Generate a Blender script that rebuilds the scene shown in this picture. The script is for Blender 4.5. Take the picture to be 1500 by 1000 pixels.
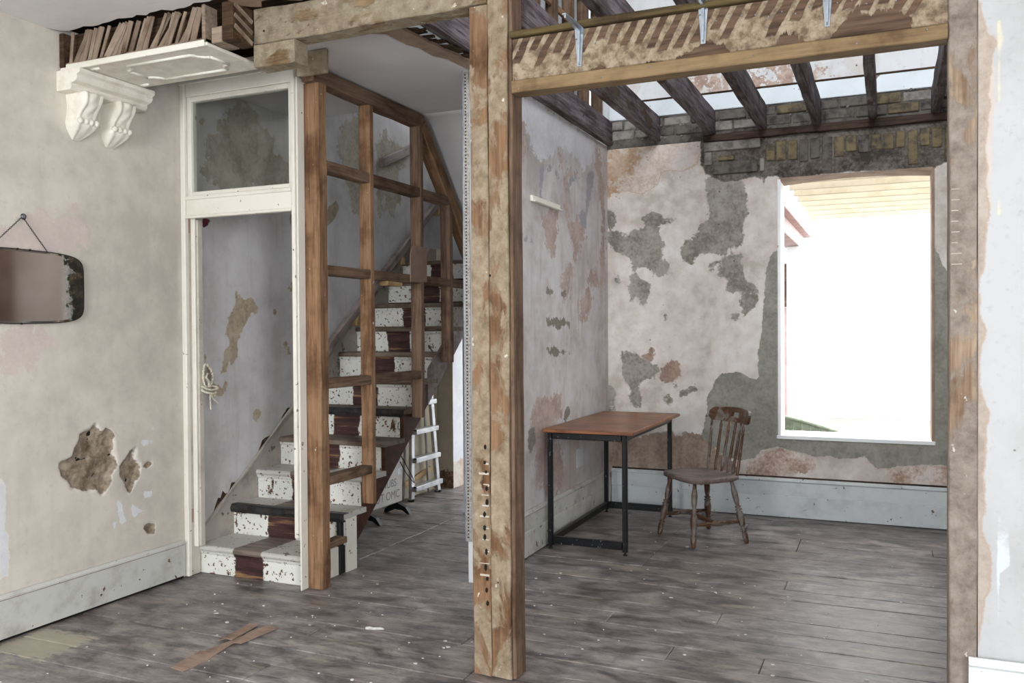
import bpy, bmesh, math, random
import numpy as np
from mathutils import Vector, Matrix, noise as mnoise

for o in list(bpy.data.objects):
    bpy.data.objects.remove(o)
SC = bpy.context.scene
COL = SC.collection
rnd = random.Random(7)

# ------------------------------------------------------------------ camera
CAM_H, F_PX = 1.45, 1261.0
def cam_axes(yaw, pitch, roll):
    cy, sy = math.cos(yaw), math.sin(yaw)
    f = np.array([sy, cy, 0.0]); r = np.array([cy, -sy, 0.0]); d = np.array([0, 0, -1.0])
    cp, sp = math.cos(pitch), math.sin(pitch)
    f2 = f * cp + d * sp; d2 = d * cp - f * sp
    cr, sr = math.cos(roll), math.sin(roll)
    return np.array([r * cr + d2 * sr, d2 * cr - r * sr, f2])
CM = cam_axes(-0.412, 0.0132, 0.0068)
cd = bpy.data.cameras.new('camera')
cd.sensor_width = 36.0
cd.lens = F_PX / 1500 * 36
cd.clip_start = 0.05
cam = bpy.data.objects.new('camera', cd)
COL.objects.link(cam)
mw = Matrix.Identity(4)
for i in range(3):
    mw[i][0] = CM[0][i]; mw[i][1] = -CM[1][i]; mw[i][2] = -CM[2][i]
mw[0][3], mw[1][3], mw[2][3] = 0, 0, CAM_H
cam.matrix_world = mw
SC.camera = cam

def P(u, v, x=None, y=None, z=None):
    """point of the photograph (1500x1000) laid onto the plane x=, y= or z="""
    d = CM.T @ np.array([(u - 750) / F_PX, (v - 500) / F_PX, 1.0])
    if x is not None: t = x / d[0]
    elif y is not None: t = y / d[1]
    else: t = (z - CAM_H) / d[2]
    return Vector((t * d[0], t * d[1], CAM_H + t * d[2]))

# ------------------------------------------------------------------ light
SC.view_settings.view_transform = 'Standard'
SC.view_settings.look = 'None'
SC.view_settings.gamma = 1.0
SC.view_settings.use_curve_mapping = False
SC.view_settings.exposure = 0.35
world = bpy.data.worlds.new('overcast_sky'); SC.world = world
world.use_nodes = True
bg = world.node_tree.nodes['Background']
bg.inputs[0].default_value = (0.95, 0.975, 1.0, 1)
bg.inputs[1].default_value = 5.2

def window_light(name, loc, rot, sx, sy, power, col):
    l = bpy.data.lights.new(name, 'AREA')
    l.shape = 'RECTANGLE'; l.size = sx; l.size_y = sy; l.energy = power; l.color = col
    o = bpy.data.objects.new(name, l); COL.objects.link(o)
    o.location = loc; o.rotation_euler = rot
    return o
# daylight entering the street window and an added side window behind the camera and the windows of the storey above
DAY = (0.93, 0.965, 1.0)
window_light('daylight_street_window', (-1.9, -1.93, 1.75), (math.radians(90), 0, 0), 1.3, 2.0, 84, DAY)
window_light('added_side_window_light', (2.5, -1.15, 1.75), (math.radians(90), 0, math.radians(90)), 1.3, 2.0, 128, DAY)  # added lamp: evens the light between the left and right walls
window_light('daylight_upper_window', (-0.3, 1.05, 4.6), (math.radians(84), 0, 0), 2.0, 1.5, 210, DAY)

# ------------------------------------------------------------------ node helpers
def C(h):
    h = h.lstrip('#')
    out = []
    for i in (0, 2, 4):
        v = int(h[i:i + 2], 16) / 255
        out.append(v / 12.92 if v <= 0.04045 else ((v + 0.055) / 1.055) ** 2.4)
    return (*out, 1.0)

class NT:
    def __init__(s, name, rough=0.8, spec=0.3, metal=0.0):
        s.m = bpy.data.materials.new(name); s.m.use_nodes = True
        s.t = s.m.node_tree; s.n = s.t.nodes; s.l = s.t.links
        s.b = s.n['Principled BSDF']
        s.b.inputs['Roughness'].default_value = rough
        s.b.inputs['Specular IOR Level'].default_value = spec
        s.b.inputs['Metallic'].default_value = metal
    def put(s, sock, v):
        if hasattr(v, 'is_linked') or hasattr(v, 'links'): s.l.new(v, sock)
        else: sock.default_value = v
    def obj(s, rand=True):
        tc = s.n.new('ShaderNodeTexCoord')
        if not rand: return tc.outputs['Object']
        oi = s.n.new('ShaderNodeObjectInfo')
        a = s.n.new('ShaderNodeVectorMath'); a.operation = 'MULTIPLY_ADD'
        cx = s.n.new('ShaderNodeCombineXYZ')
        for i in range(3): s.l.new(oi.outputs['Random'], cx.inputs[i])
        s.l.new(cx.outputs[0], a.inputs[0]); a.inputs[1].default_value = (37, 53, 71)
        s.l.new(tc.outputs['Object'], a.inputs[2])
        return a.outputs[0]
    def rand(s):
        return s.n.new('ShaderNodeObjectInfo').outputs['Random']
    def pos(s):
        return s.n.new('ShaderNodeNewGeometry').outputs['Position']
    def sep(s, v):
        x = s.n.new('ShaderNodeSeparateXYZ'); s.put(x.inputs[0], v); return x.outputs
    def scale(s, v, k):
        a = s.n.new('ShaderNodeVectorMath'); a.operation = 'MULTIPLY'
        s.put(a.inputs[0], v); a.inputs[1].default_value = k; return a.outputs[0]
    def noise(s, v, sc, det=5, ro=0.55, dist=0.0):
        a = s.n.new('ShaderNodeTexNoise'); s.put(a.inputs['Vector'], v)
        a.inputs['Scale'].default_value = sc; a.inputs['Detail'].default_value = det
        a.inputs['Roughness'].default_value = ro; a.inputs['Distortion'].default_value = dist
        return a.outputs['Fac']
    def voro(s, v, sc):
        a = s.n.new('ShaderNodeTexVoronoi'); s.put(a.inputs['Vector'], v); a.inputs['Scale'].default_value = sc
        return a.outputs['Distance'], a.outputs['Color']
    def ramp(s, f, stops, interp='LINEAR'):
        a = s.n.new('ShaderNodeValToRGB'); s.put(a.inputs[0], f); e = a.color_ramp.elements
        a.color_ramp.interpolation = interp
        while len(e) < len(stops): e.new(0.5)
        for i, (p, c) in enumerate(stops):
            e[i].position = p; e[i].color = C(c) if isinstance(c, str) else (c, c, c, 1)
        return a.outputs[0]
    def spread(s, f, cols, lo=0.3, hi=0.7):
        n = len(cols)
        return s.ramp(f, [(lo + (hi - lo) * i / max(1, n - 1), c) for i, c in enumerate(cols)])
    def step(s, f, a, b):
        r = s.n.new('ShaderNodeMapRange'); r.interpolation_type = 'SMOOTHSTEP'; s.put(r.inputs[0], f)
        s.put(r.inputs[1], a); s.put(r.inputs[2], b); return r.outputs[0]
    def mix(s, f, a, b, mode='MIX'):
        m = s.n.new('ShaderNodeMix'); m.data_type = 'RGBA'; m.blend_type = mode
        s.put(m.inputs[0], f)
        s.put(m.inputs[6], C(a) if isinstance(a, str) else a)
        s.put(m.inputs[7], C(b) if isinstance(b, str) else b)
        return m.outputs[2]
    def math(s, op, a, b=0.0, c=0.0):
        m = s.n.new('ShaderNodeMath'); m.operation = op
        s.put(m.inputs[0], a); s.put(m.inputs[1], b); s.put(m.inputs[2], c); return m.outputs[0]
    def attr(s, name):
        a = s.n.new('ShaderNodeAttribute'); a.attribute_name = name; return a.outputs['Fac']
    def bump(s, h, strength=0.4, dist=0.01):
        b = s.n.new('ShaderNodeBump'); b.inputs['Strength'].default_value = strength
        b.inputs['Distance'].default_value = dist; s.put(b.inputs['Height'], h)
        s.l.new(b.outputs[0], s.b.inputs['Normal'])
    def out(s, col, rough=None):
        s.put(s.b.inputs['Base Color'], C(col) if isinstance(col, str) else col)
        if rough is not None: s.put(s.b.inputs['Roughness'], rough)
        return s.m

def wood(name, cols, rough=0.75, grain=1.0, patch=None, paint=None, nails=False, spec=0.25, vary=0.25, bump=0.35, soft=0.015):
    """timber: length along local X.  patch=(cols, amount, scale): residue lying on the wood"""
    t = NT(name, rough, spec)
    v = t.obj()
    g1 = t.noise(t.scale(v, (1.2 * grain, 14 * grain, 14 * grain)), 2.2, 6, 0.6, 0.6)
    g2 = t.noise(t.scale(v, (2.5, 60, 60)), 2.0, 4, 0.6)
    f = t.math('MULTIPLY_ADD', g2, 0.35, t.math('MULTIPLY', g1, 0.65))
    col = t.spread(f, cols, 0.34, 0.66)
    bl = t.noise(v, 4.5, 5, 0.6)
    col = t.mix(t.step(bl, 0.42, 0.75), col, t.mix(1.0, col, '#a89a8e', 'MULTIPLY'))
    r = t.rand()
    col = t.mix(t.math('MULTIPLY', r, vary), col, t.mix(1.0, col, '#9a8a7c', 'MULTIPLY'))
    h = f
    if patch:
        pc, amt, ps = patch
        d = t.noise(t.scale(v, (0.55, 1, 1)), ps, 9, 0.62, 0.4)
        m = t.step(d, amt + soft, amt - soft)
        pcol = t.spread(t.noise(v, 18, 8, 0.7), pc, 0.3, 0.7)
        col = t.mix(m, col, pcol)
        h = t.math('MULTIPLY_ADD', m, 0.8, h)
    if paint:
        d = t.noise(t.scale(v, (0.7, 1, 1)), 22, 8, 0.65)
        col = t.mix(t.step(d, paint[1], paint[1] - 0.02), col, paint[0])
    if nails:
        dist, vc = t.voro(t.scale(v, (1, 1, 1)), 11)
        pick = t.step(t.sep(vc)[0], 0.32, 0.30)
        dot = t.math('MULTIPLY', t.step(dist, 0.075, 0.05), pick)
        col = t.mix(dot, col, '#20160f')
    t.bump(h, bump, 0.006)
    return t.out(col)

def chipped(name, top, under, amt=0.36, sc=26, rough=0.55, big=0.30, grime='#b9ae9c', grime_amt=0.45):
    """old paint with chips showing what lies beneath"""
    t = NT(name, rough, 0.35)
    v = t.obj()
    a = t.noise(v, sc, 4, 0.5); b = t.noise(v, 3.2, 8, 0.68, 0.5)
    m1 = t.step(a, amt, amt - 0.02); m2 = t.step(b, big, big - 0.012)
    m = t.math('MAXIMUM', m1, m2)
    uc = t.spread(t.noise(t.scale(v, (1, 8, 8)), 6, 6), under, 0.3, 0.7)
    tc = t.mix(t.math('MULTIPLY', t.step(t.noise(v, 5, 8, 0.65), 0.45, 0.75), grime_amt), top, grime)
    col = t.mix(m, tc, uc)
    t.bump(t.math('SUBTRACT', t.math('MULTIPLY', t.noise(v, 9, 6), 0.3), m), 0.35, 0.003)
    return t.out(col)

def plaster(name, cols, layers=(), dots=True, bump=0.25, streak=0.35, streak_col='#8d8780', tint=None, dotcol='#3b332c', sc=1.3):
    """wall finish in room coordinates. layers=(attribute, colours, edge noise, depth, edge colour)"""
    t = NT(name, 0.88, 0.2)
    v = t.obj(rand=False)
    n1 = t.noise(v, sc, 8, 0.62, 0.4); n2 = t.noise(v, 7, 8, 0.62); n3 = t.noise(v, 34, 6, 0.6)
    f = t.math('MULTIPLY_ADD', n2, 0.35, t.math('MULTIPLY', n1, 0.65))
    col = t.spread(f, cols, 0.42, 0.58)
    if tint:
        tc, ts, ta = tint
        col = t.mix(t.math('MULTIPLY', t.step(t.noise(t.scale(v, (1, 1, 0.6)), ts, 9, 0.65, 0.6), 0.5, 0.62), ta), col, tc)
    if streak:
        st = t.noise(t.scale(v, (9, 9, 0.8)), 1.6, 6, 0.6)
        col = t.mix(t.math('MULTIPLY', t.step(st, 0.5, 0.78), streak), col, streak_col)
    col = t.mix(t.math('MULTIPLY', t.step(n3, 0.55, 0.8), 0.3), col, streak_col)
    h = t.math('MULTIPLY_ADD', n2, 0.4, t.math('MULTIPLY', n3, 0.12))
    for at, lc, amp, depth, edge in layers:
        nn = t.math('SUBTRACT', t.noise(v, 11, 10, 0.74), 0.5)
        d = t.math('MULTIPLY_ADD', nn, amp * 3.2, t.attr(at))
        m = t.step(d, 0.003, -0.003)
        lcol = t.spread(t.math('MULTIPLY_ADD', t.noise(v, 40, 6, 0.7), 0.4, t.math('MULTIPLY', t.noise(v, 6, 8, 0.65), 0.6)), lc, 0.42, 0.58)
        if edge:
            e = t.math('MULTIPLY', t.step(d, 0.011, 0.002), 0.75)
            col = t.mix(e, col, edge)
        col = t.mix(m, col, lcol)
        h = t.math('MULTIPLY_ADD', m, -depth, h)
        h = t.math('MULTIPLY_ADD', t.math('MULTIPLY', m, t.noise(v, 30, 8, 0.7)), 0.9, h)
    if dots:
        for s_, pk, rad in ((9, 0.16, 0.05), (21, 0.05, 0.07)):
            dist, vc = t.voro(v, s_)
            dot = t.math('MULTIPLY', t.step(dist, rad * 1.4, rad), t.step(t.sep(vc)[0], pk, pk - 0.02))
            col = t.mix(t.math('MULTIPLY', dot, 0.85), col, dotcol)
            h = t.math('MULTIPLY_ADD', dot, -0.8, h)
    t.bump(h, bump, 0.012)
    return t.out(col)

def plain(name, col, rough=0.6, metal=0.0, var=None, sc=8, bump=0.0, spec=0.4):
    t = NT(name, rough, spec, metal)
    v = t.obj()
    n = t.noise(v, sc, 7, 0.62)
    c = t.mix(t.step(n, 0.4, 0.68), col, var) if var else C(col)
    if bump: t.bump(t.noise(v, sc * 3, 5), bump, 0.004)
    return t.out(c)

# ------------------------------------------------------------------ object helpers
def tag(o, label=None, cat=None, group=None, kind=None):
    if label: o['label'] = label
    if cat: o['category'] = cat
    if group: o['group'] = group
    if kind: o['kind'] = kind
    return o
def empty(name, loc, label=None, cat=None, group=None, kind=None):
    o = bpy.data.objects.new(name, None); COL.objects.link(o); o.location = loc
    o.empty_display_size = 0.1
    return tag(o, label, cat, group, kind)
def worldmat(o):
    m = o.matrix_basis.copy()
    if o.parent: return worldmat(o.parent) @ o.matrix_parent_inverse @ m
    return m
def attach(o, parent):
    if parent is not None:
        o.parent = parent
        o.matrix_parent_inverse = worldmat(parent).inverted()
def link(name, me, mat, parent=None, loc=(0, 0, 0), smooth=False, mtx=None):
    o = bpy.data.objects.new(name, me); COL.objects.link(o)
    if mtx is not None: o.matrix_basis = mtx
    else: o.location = loc
    if mat is not None and not me.materials: me.materials.append(mat)
    if smooth:
        for p in me.polygons: p.use_smooth = True
    attach(o, parent)
    return o
def from_bm(name, bm, mat, parent=None, loc=(0, 0, 0), smooth=False, mtx=None):
    bmesh.ops.recalc_face_normals(bm, faces=bm.faces)
    me = bpy.data.meshes.new(name); bm.to_mesh(me); bm.free()
    return link(name, me, mat, parent, loc, smooth, mtx)
def raw(name, vs, fs, mat, parent=None, loc=(0, 0, 0), smooth=False, mtx=None):
    me = bpy.data.meshes.new(name); me.from_pydata([tuple(v) for v in vs], [], fs); me.update()
    bm = bmesh.new(); bm.from_mesh(me); bmesh.ops.recalc_face_normals(bm, faces=bm.faces); bm.to_mesh(me); bm.free()
    return link(name, me, mat, parent, loc, smooth, mtx)
def bm_box(bm, lo, hi, bev=0.0):
    r = bmesh.ops.create_cube(bm, size=1.0)
    s = [hi[i] - lo[i] for i in range(3)]; c = [(hi[i] + lo[i]) / 2 for i in range(3)]
    for v in r['verts']:
        v.co = Vector((v.co[i] * s[i] + c[i] for i in range(3)))
    if bev:
        es = list({e for v in r['verts'] for e in v.link_edges})
        bmesh.ops.bevel(bm, geom=es, offset=bev, segments=1, affect='EDGES', profile=0.6)
def box(name, lo, hi, mat, parent=None, bev=0.004):
    """axis-aligned box given by room coordinates"""
    lo, hi = [min(a, b) for a, b in zip(lo, hi)], [max(a, b) for a, b in zip(lo, hi)]
    c = [(a + b) / 2 for a, b in zip(lo, hi)]
    bm = bmesh.new()
    bm_box(bm, [a - m for a, m in zip(lo, c)], [b - m for b, m in zip(hi, c)], min(bev, 0.45 * min(b - a for a, b in zip(lo, hi))))
    return from_bm(name, bm, mat, parent, c)
def frame(p0, p1, up=(0, 0, 1)):
    p0, p1 = Vector(p0), Vector(p1)
    x = (p1 - p0).normalized(); u = Vector(up)
    if abs(x.dot(u)) > 0.98: u = Vector((0, 1, 0))
    y = u.cross(x).normalized(); z = x.cross(y)
    m = Matrix.Identity(4)
    for i in range(3): m[i][0] = x[i]; m[i][1] = y[i]; m[i][2] = z[i]; m[i][3] = (p0[i] + p1[i]) / 2
    return m, (p1 - p0).length
def timber(name, p0, p1, w, h, mat, parent=None, up=(0, 0, 1), bev=0.004, jit=0.003, seg=None):
    """squared timber from p0 to p1 (centre line); w across, h along 'up'; slightly uneven faces"""
    m, L = frame(p0, p1, up)
    n = seg or max(2, min(24, int(L / 0.09)))
    vs, fs = [], []
    ring = []
    b = bev
    for (sy, sz) in ((-1, -1), (1, -1), (1, 1), (-1, 1)):
        if sy * sz > 0: ring += [(sy * w / 2, sz * (h / 2 - b)), (sy * (w / 2 - b), sz * h / 2)]
        else: ring += [(sy * (w / 2 - b), sz * h / 2), (sy * w / 2, sz * (h / 2 - b))]
    k = len(ring); off = rnd.random() * 100
    for i in range(n + 1):
        x = -L / 2 + L * i / n
        for j, (y, z) in enumerate(ring):
            q = Vector((x * 5 + off, y * 30, z * 30))
            e = Vector((mnoise.noise(q), mnoise.noise(q + Vector((9, 3, 1))), mnoise.noise(q + Vector((2, 8, 5))))) * jit
            vs.append((x + (e.x if 0 < i < n else e.x * 0.7), y + e.y, z + e.z))
    for i in range(n):
        for j in range(k):
            a, c = i * k + j, i * k + (j + 1) % k
            fs.append((a, c, c + k, a + k))
    fs.append(tuple(range(k - 1, -1, -1))); fs.append(tuple(n * k + j for j in range(k)))
    return raw(name, vs, fs, mat, parent, mtx=m)
def lathe(name, prof, p0, p1, mat, parent=None, seg=14):
    """turned piece: prof=[(t 0..1, radius)] from p0 to p1"""
    m, L = frame(p0, p1)
    vs, fs = [], []
    for t, r in prof:
        for j in range(seg):
            a = 2 * math.pi * j / seg
            vs.append((-L / 2 + L * t, r * math.cos(a), r * math.sin(a)))
    for i in range(len(prof) - 1):
        for j in range(seg):
            a, b = i * seg + j, i * seg + (j + 1) % seg
            fs.append((a, b, b + seg, a + seg))
    fs.append(tuple(range(seg))); fs.append(tuple((len(prof) - 1) * seg + j for j in range(seg)))
    return raw(name, vs, fs, mat, parent, smooth=True, mtx=m)
def bm_tube(bm, pts, r, seg=8):
    pts = [Vector(p) for p in pts]; rings = []
    for i, p in enumerate(pts):
        t = (pts[min(i + 1, len(pts) - 1)] - pts[max(i - 1, 0)]).normalized()
        u = Vector((0, 0, 1)) if abs(t.z) < 0.9 else Vector((1, 0, 0))
        a = t.cross(u).normalized(); b = t.cross(a)
        rr = r[i] if isinstance(r, (list, tuple)) else r
        rings.append([bm.verts.new(p + (a * math.cos(2 * math.pi * j / seg) + b * math.sin(2 * math.pi * j / seg)) * rr) for j in range(seg)])
    for i in range(len(rings) - 1):
        for j in range(seg):
            bm.faces.new((rings[i][j], rings[i][(j + 1) % seg], rings[i + 1][(j + 1) % seg], rings[i + 1][j]))
    bm.faces.new(rings[0][::-1]); bm.faces.new(rings[-1])
def tube(name, pts, r, mat, parent=None, seg=8):
    c = sum((Vector(p) for p in pts), Vector()) / len(pts)
    bm = bmesh.new(); bm_tube(bm, [Vector(p) - c for p in pts], r, seg)
    return from_bm(name, bm, mat, parent, c, smooth=True)
def prism(name, poly, axis, a, b, mat, parent=None, bev=0.0):
    """polygon (2 remaining axes in xyz order) extruded along axis from a to b"""
    bm = bmesh.new()
    def pt(p, h):
        q = list(p); q.insert(axis, h); return Vector(q)
    cen = sum((pt(p, (a + b) / 2) for p in poly), Vector()) / len(poly)
    v0 = [bm.verts.new(pt(p, a) - cen) for p in poly]; v1 = [bm.verts.new(pt(p, b) - cen) for p in poly]
    n = len(poly)
    bm.faces.new(v0); bm.faces.new(v1[::-1])
    for i in range(n): bm.faces.new((v0[i], v0[(i + 1) % n], v1[(i + 1) % n], v1[i]))
    if bev: bmesh.ops.bevel(bm, geom=bm.edges[:], offset=bev, segments=1, affect='EDGES')
    return from_bm(name, bm, mat, parent, cen)
def ragged(p0, p1, n, amp, rg=None):
    rg = rg or rnd
    p0, p1 = Vector(p0), Vector(p1); d = p1 - p0; nn = Vector((-d.y, d.x)).normalized()
    return [tuple(p0 + d * i / n + nn * (rg.uniform(-amp, amp) if 0 < i < n else 0)) for i in range(n + 1)]
def sphere(name, c, r, mat, parent=None, sq=(1, 1, 1), seg=12):
    bm = bmesh.new(); bmesh.ops.create_uvsphere(bm, u_segments=seg, v_segments=max(6, seg // 2 + 2), radius=r)
    for v in bm.verts: v.co = Vector((v.co[i] * sq[i] for i in range(3)))
    return from_bm(name, bm, mat, parent, c, smooth=True)

def sdist(pts, polys):
    """signed distance (negative inside) of 2-D points to the union of polygons"""
    out = np.full(len(pts), 1.0)
    for poly in polys:
        p = np.array(poly, float); q = np.roll(p, -1, axis=0)
        dm = np.full(len(pts), 9.0); ins = np.zeros(len(pts), bool)
        for a, b in zip(p, q):
            e = b - a; w = pts - a
            t = np.clip((w @ e) / max(1e-12, e @ e), 0, 1)
            dm = np.minimum(dm, np.hypot(*(w - t[:, None] * e).T))
            c = ((a[1] > pts[:, 1]) != (b[1] > pts[:, 1]))
            with np.errstate(divide='ignore', invalid='ignore'):
                xi = (b[0] - a[0]) * (pts[:, 1] - a[1]) / (b[1] - a[1]) + a[0]
            ins ^= c & (pts[:, 0] < xi)
        out = np.minimum(out, np.where(ins, -dm, dm))
    return out
def wall(name, axis, const, a0, a1, z0, z1, mat, layers, step=0.03, openings=(), dents=(), sign=1, parent=None, label=None):
    """gridded wall face in room coordinates; layers: attribute name -> polygons (a, z); dents: (attribute, depth)"""
    def lines(lo, hi, extra):
        n = max(1, int(round((hi - lo) / step)))
        s = set(np.round(np.linspace(lo, hi, n + 1), 4)) 
        for e in extra:
            if lo < e < hi:
                s = {q for q in s if abs(q - e) > step * 0.35 or q in (round(lo, 4), round(hi, 4))}; s.add(round(e, 4))
        return sorted(s)
    A = lines(a0, a1, [v for o in openings for v in (o[0], o[1])]); Z = lines(z0, z1, [v for o in openings for v in (o[2], o[3])])
    pts = np.array([(a, z) for z in Z for a in A])
    vals = {k: sdist(pts, v) for k, v in layers.items()}
    off = np.zeros(len(pts))
    for k, dep in dents:
        nz = np.array([mnoise.noise(Vector((p[0] * 22, p[1] * 22, 3.3))) + 0.6 * mnoise.noise(Vector((p[0] * 60, p[1] * 60, 8.1))) for p in pts])
        m = np.clip((-vals[k] + 0.012 * nz) / 0.012, 0, 1)
        off += m * dep * (1 + 0.55 * nz)
    vs = []
    for (a, z), d in zip(pts, off):
        p = [0, 0, z]; p[axis] = const - sign * d; p[1 - axis] = a; vs.append(p)
    w = len(A); fs = []
    for i in range(len(Z) - 1):
        for j in range(w - 1):
            ca, cz = (A[j] + A[j + 1]) / 2, (Z[i] + Z[i + 1]) / 2
            if any(o[0] < ca < o[1] and o[2] < cz < o[3] for o in openings): continue
            q = (i * w + j, i * w + j + 1, (i + 1) * w + j + 1, (i + 1) * w + j)
            fs.append(q if (axis == 1) == (sign < 0) else q[::-1])
    me = bpy.data.meshes.new(name); me.from_pydata(vs, [], fs); me.update()
    for k, val in vals.items():
        at = me.attributes.new(k, 'FLOAT', 'POINT'); at.data.foreach_set('value', val.astype(np.float32))
    o = link(name, me, mat, parent, smooth=bool(dents))
    if label: tag(o, label, 'wall', kind='structure')
    return o
def poly_px(pts, sc=1.0, ox=0, oy=0, **plane):
    qs = [P(ox + u * sc, oy + v * sc, **plane) for u, v in pts]
    return [((q.y if 'x' in plane else q.x), q.z) for q in qs]

# ------------------------------------------------------------------ materials
M = {}
M['floor'] = None
def floor_mat():
    t = NT('worn_floorboards', 0.5, 0.5)
    v = t.obj(); w = t.pos(); r = t.rand()
    g = t.noise(t.scale(v, (1.6, 16, 16)), 2.2, 8, 0.66, 0.8)
    big = t.noise(w, 1.1, 7, 0.6, 0.5); mid = t.noise(t.scale(w, (2.0, 3.6, 1)), 2.2, 10, 0.72, 0.4)
    col = t.spread(t.math('MULTIPLY_ADD', mid, 0.78, t.math('MULTIPLY', g, 0.22)), ['#524d4d', '#767070', '#938c8a', '#aba4a0'], 0.40, 0.60)
    col = t.mix(t.math('MULTIPLY', t.step(big, 0.42, 0.66), 0.45), col, t.mix(1.0, col, '#bba996', 'MULTIPLY'))
    col = t.mix(t.math('MULTIPLY', r, 0.22), col, t.mix(1.0, col, '#8e857f', 'MULTIPLY'))
    # bare yellowish wood where the stain has worn through, dark blotches, white paint flecks
    bare = t.noise(t.scale(w, (1, 4, 1)), 1.5, 9, 0.7, 0.3)
    col = t.mix(t.math('MULTIPLY', t.step(bare, 0.58, 0.66), 0.6), col, '#a59a86')
    dk = t.noise(t.scale(w, (1, 2.2, 1)), 2.6, 9, 0.7, 0.3)
    col = t.mix(t.math('MULTIPLY', t.step(dk, 0.57, 0.66), 0.5), col, '#4a484b')
    ws_ = t.sep(w)
    pd = t.math('MAXIMUM', t.math('SUBTRACT', t.math('ABSOLUTE', t.math('ADD', ws_[0], 3.62)), 0.17), t.math('SUBTRACT', t.math('ABSOLUTE', t.math('SUBTRACT', ws_[1], 2.79)), 0.15))
    pd = t.math('MULTIPLY_ADD', t.math('SUBTRACT', t.noise(t.scale(w, (3, 8, 1)), 5, 8, 0.7), 0.5), 0.25, pd)
    col = t.mix(t.math('MULTIPLY', t.step(pd, 0.02, -0.02), 0.7), col, '#b3ab95')
    pt = t.noise(t.scale(w, (1, 1.6, 1)), 26, 5, 0.6)
    area = t.step(t.noise(w, 1.8, 4), 0.45, 0.62)
    col = t.mix(t.math('MULTIPLY', t.step(pt, 0.70, 0.74), t.math('MULTIPLY', area, 0.7)), col, '#c9c8c6')
    t.bump(t.math('MULTIPLY_ADD', g, 0.3, t.math('MULTIPLY', mid, 0.5)), 0.3, 0.004)
    ro = t.math('MULTIPLY_ADD', mid, 0.4, 0.24)
    return t.out(col, ro)
M['floor'] = floor_mat()
M['dark'] = plain('dark_void', '#17130f', 0.95)
M['ceil'] = plain('white_ceiling_paint', '#e4e2e0', 0.85, var='#d8d6d4', sc=2)
M['soffit'] = plain('grey_white_soffit_paint', '#d6d4d3', 0.85, var='#cbc9c8', sc=1.5)
M['bare_plaster'] = plain('bare_brown_plaster', '#a08a78', 0.9, var='#8a7564', sc=6, bump=0.3)
M['cream'] = chipped('cream_gloss_paint', '#e6e2d6', ['#a08a70', '#6e5a46'], 0.30, 24, 0.45, 0.31, '#cfc8b6', 0.5)
M['jamb_side'] = chipped('dirty_cream_paint', '#c9c2b4', ['#8f7a62', '#5d4a38'], 0.33, 24, 0.55, 0.33, '#9a9282', 0.8)
M['skirt'] = chipped('pale_skirting_paint', '#c6c6c0', ['#6e5744', '#4a382a', '#8a7560'], 0.315, 22, 0.5, 0.325, '#98948a', 0.9)
M['skirt_b'] = chipped('bluish_skirting_paint', '#cbd0d0', ['#5b4a40', '#8a7a6c'], 0.315, 26, 0.5, 0.33, '#a7aaa8', 0.6)
M['skirt_w'] = chipped('white_skirting_paint', '#eceeee', ['#c9c2b6', '#9a8c7c'], 0.30, 22, 0.5, 0.30, '#dcdcd8', 0.4)
M['orange'] = wood('orange_pine_stud', ['#664a34', '#967457', '#ab8a6a'], 0.75, 1.0, vary=0.35, paint=('#cfc6b8', 0.325))
M['brown_stud'] = wood('brown_pine_stud', ['#4f3d2e', '#7a6250', '#927a64'], 0.78, 1.0, vary=0.5)
M['post'] = wood('plastered_old_post', ['#664d39', '#87694f', '#98795c'], 0.9, 1.0, (['#6f604e', '#887762', '#998974', '#a99b87'], 0.53, 7.5), ('#cfc8bc', 0.33), True, bump=0.6, soft=0.04)
M['post_r'] = wood('plastered_pale_post', ['#7b6350', '#a08a74', '#b5a28c'], 0.85, 1.0, (['#70645a', '#867a70', '#978b80', '#a3988e'], 0.56, 7.5), ('#c9c3bb', 0.325), True, bump=0.6, soft=0.04)
M['beam'] = wood('plaster_crusted_beam', ['#5f4a36', '#8d765a', '#a48c6c'], 0.9, 1.0, (['#6a5f4e', '#857864', '#968a75', '#a69b86'], 0.58, 8.0), ('#c4bcaa', 0.33), True, bump=0.9, soft=0.05)
M['joist'] = wood('dark_old_joist', ['#2f2723', '#53484a', '#7b7176', '#8d8489'], 0.8, 0.8, (['#3b2c24', '#57463a'], 0.40, 4.0), vary=0.4)
M['batten'] = wood('fresh_pine_batten', ['#6e5b42', '#8a7353', '#998160'], 0.7, 0.8, vary=0.1, nails=False)
M['capstrip'] = wood('greenish_treated_strip', ['#3a3020', '#5e5034', '#73643f'], 0.75, 1.2)
M['lath'] = wood('split_lath', ['#75675a', '#a08f7e', '#b5a492'], 0.85, 1.0, vary=0.5)
M['rough_dark'] = wood('rough_dark_timber', ['#2a1e16', '#4d3a2b', '#6b523c'], 0.85, 1.0)
M['plate'] = wood('blackened_wall_plate', ['#241c18', '#43352e', '#5d4a40'], 0.85, 1.0, vary=0.3)
M['tread'] = wood('worn_tread_wood', ['#5f5146', '#837468', '#9a8b7e'], 0.65, 1.0)
M['string'] = wood('red_brown_string', ['#2e1a12', '#46281c', '#573428'], 0.5, 0.6, None, ('#8d8078', 0.25), vary=0)
M['rail'] = wood('dusty_pink_handrail', ['#7d706c', '#978a86', '#aa9e9a'], 0.6, 1.0)
M['block'] = wood('pale_pine_block', ['#a98a5c', '#c4a878', '#cdb387'], 0.7)
M['board'] = plain('brown_hardboard', '#8a7262', 0.75, var='#7b6454', sc=5)
M['chair'] = wood('worn_varnished_elm', ['#36231a', '#634531', '#7d5b42'], 0.42, 1.0, (['#4f453e', '#6e645c', '#857c74'], 0.46, 10.0), spec=0.5)
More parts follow.
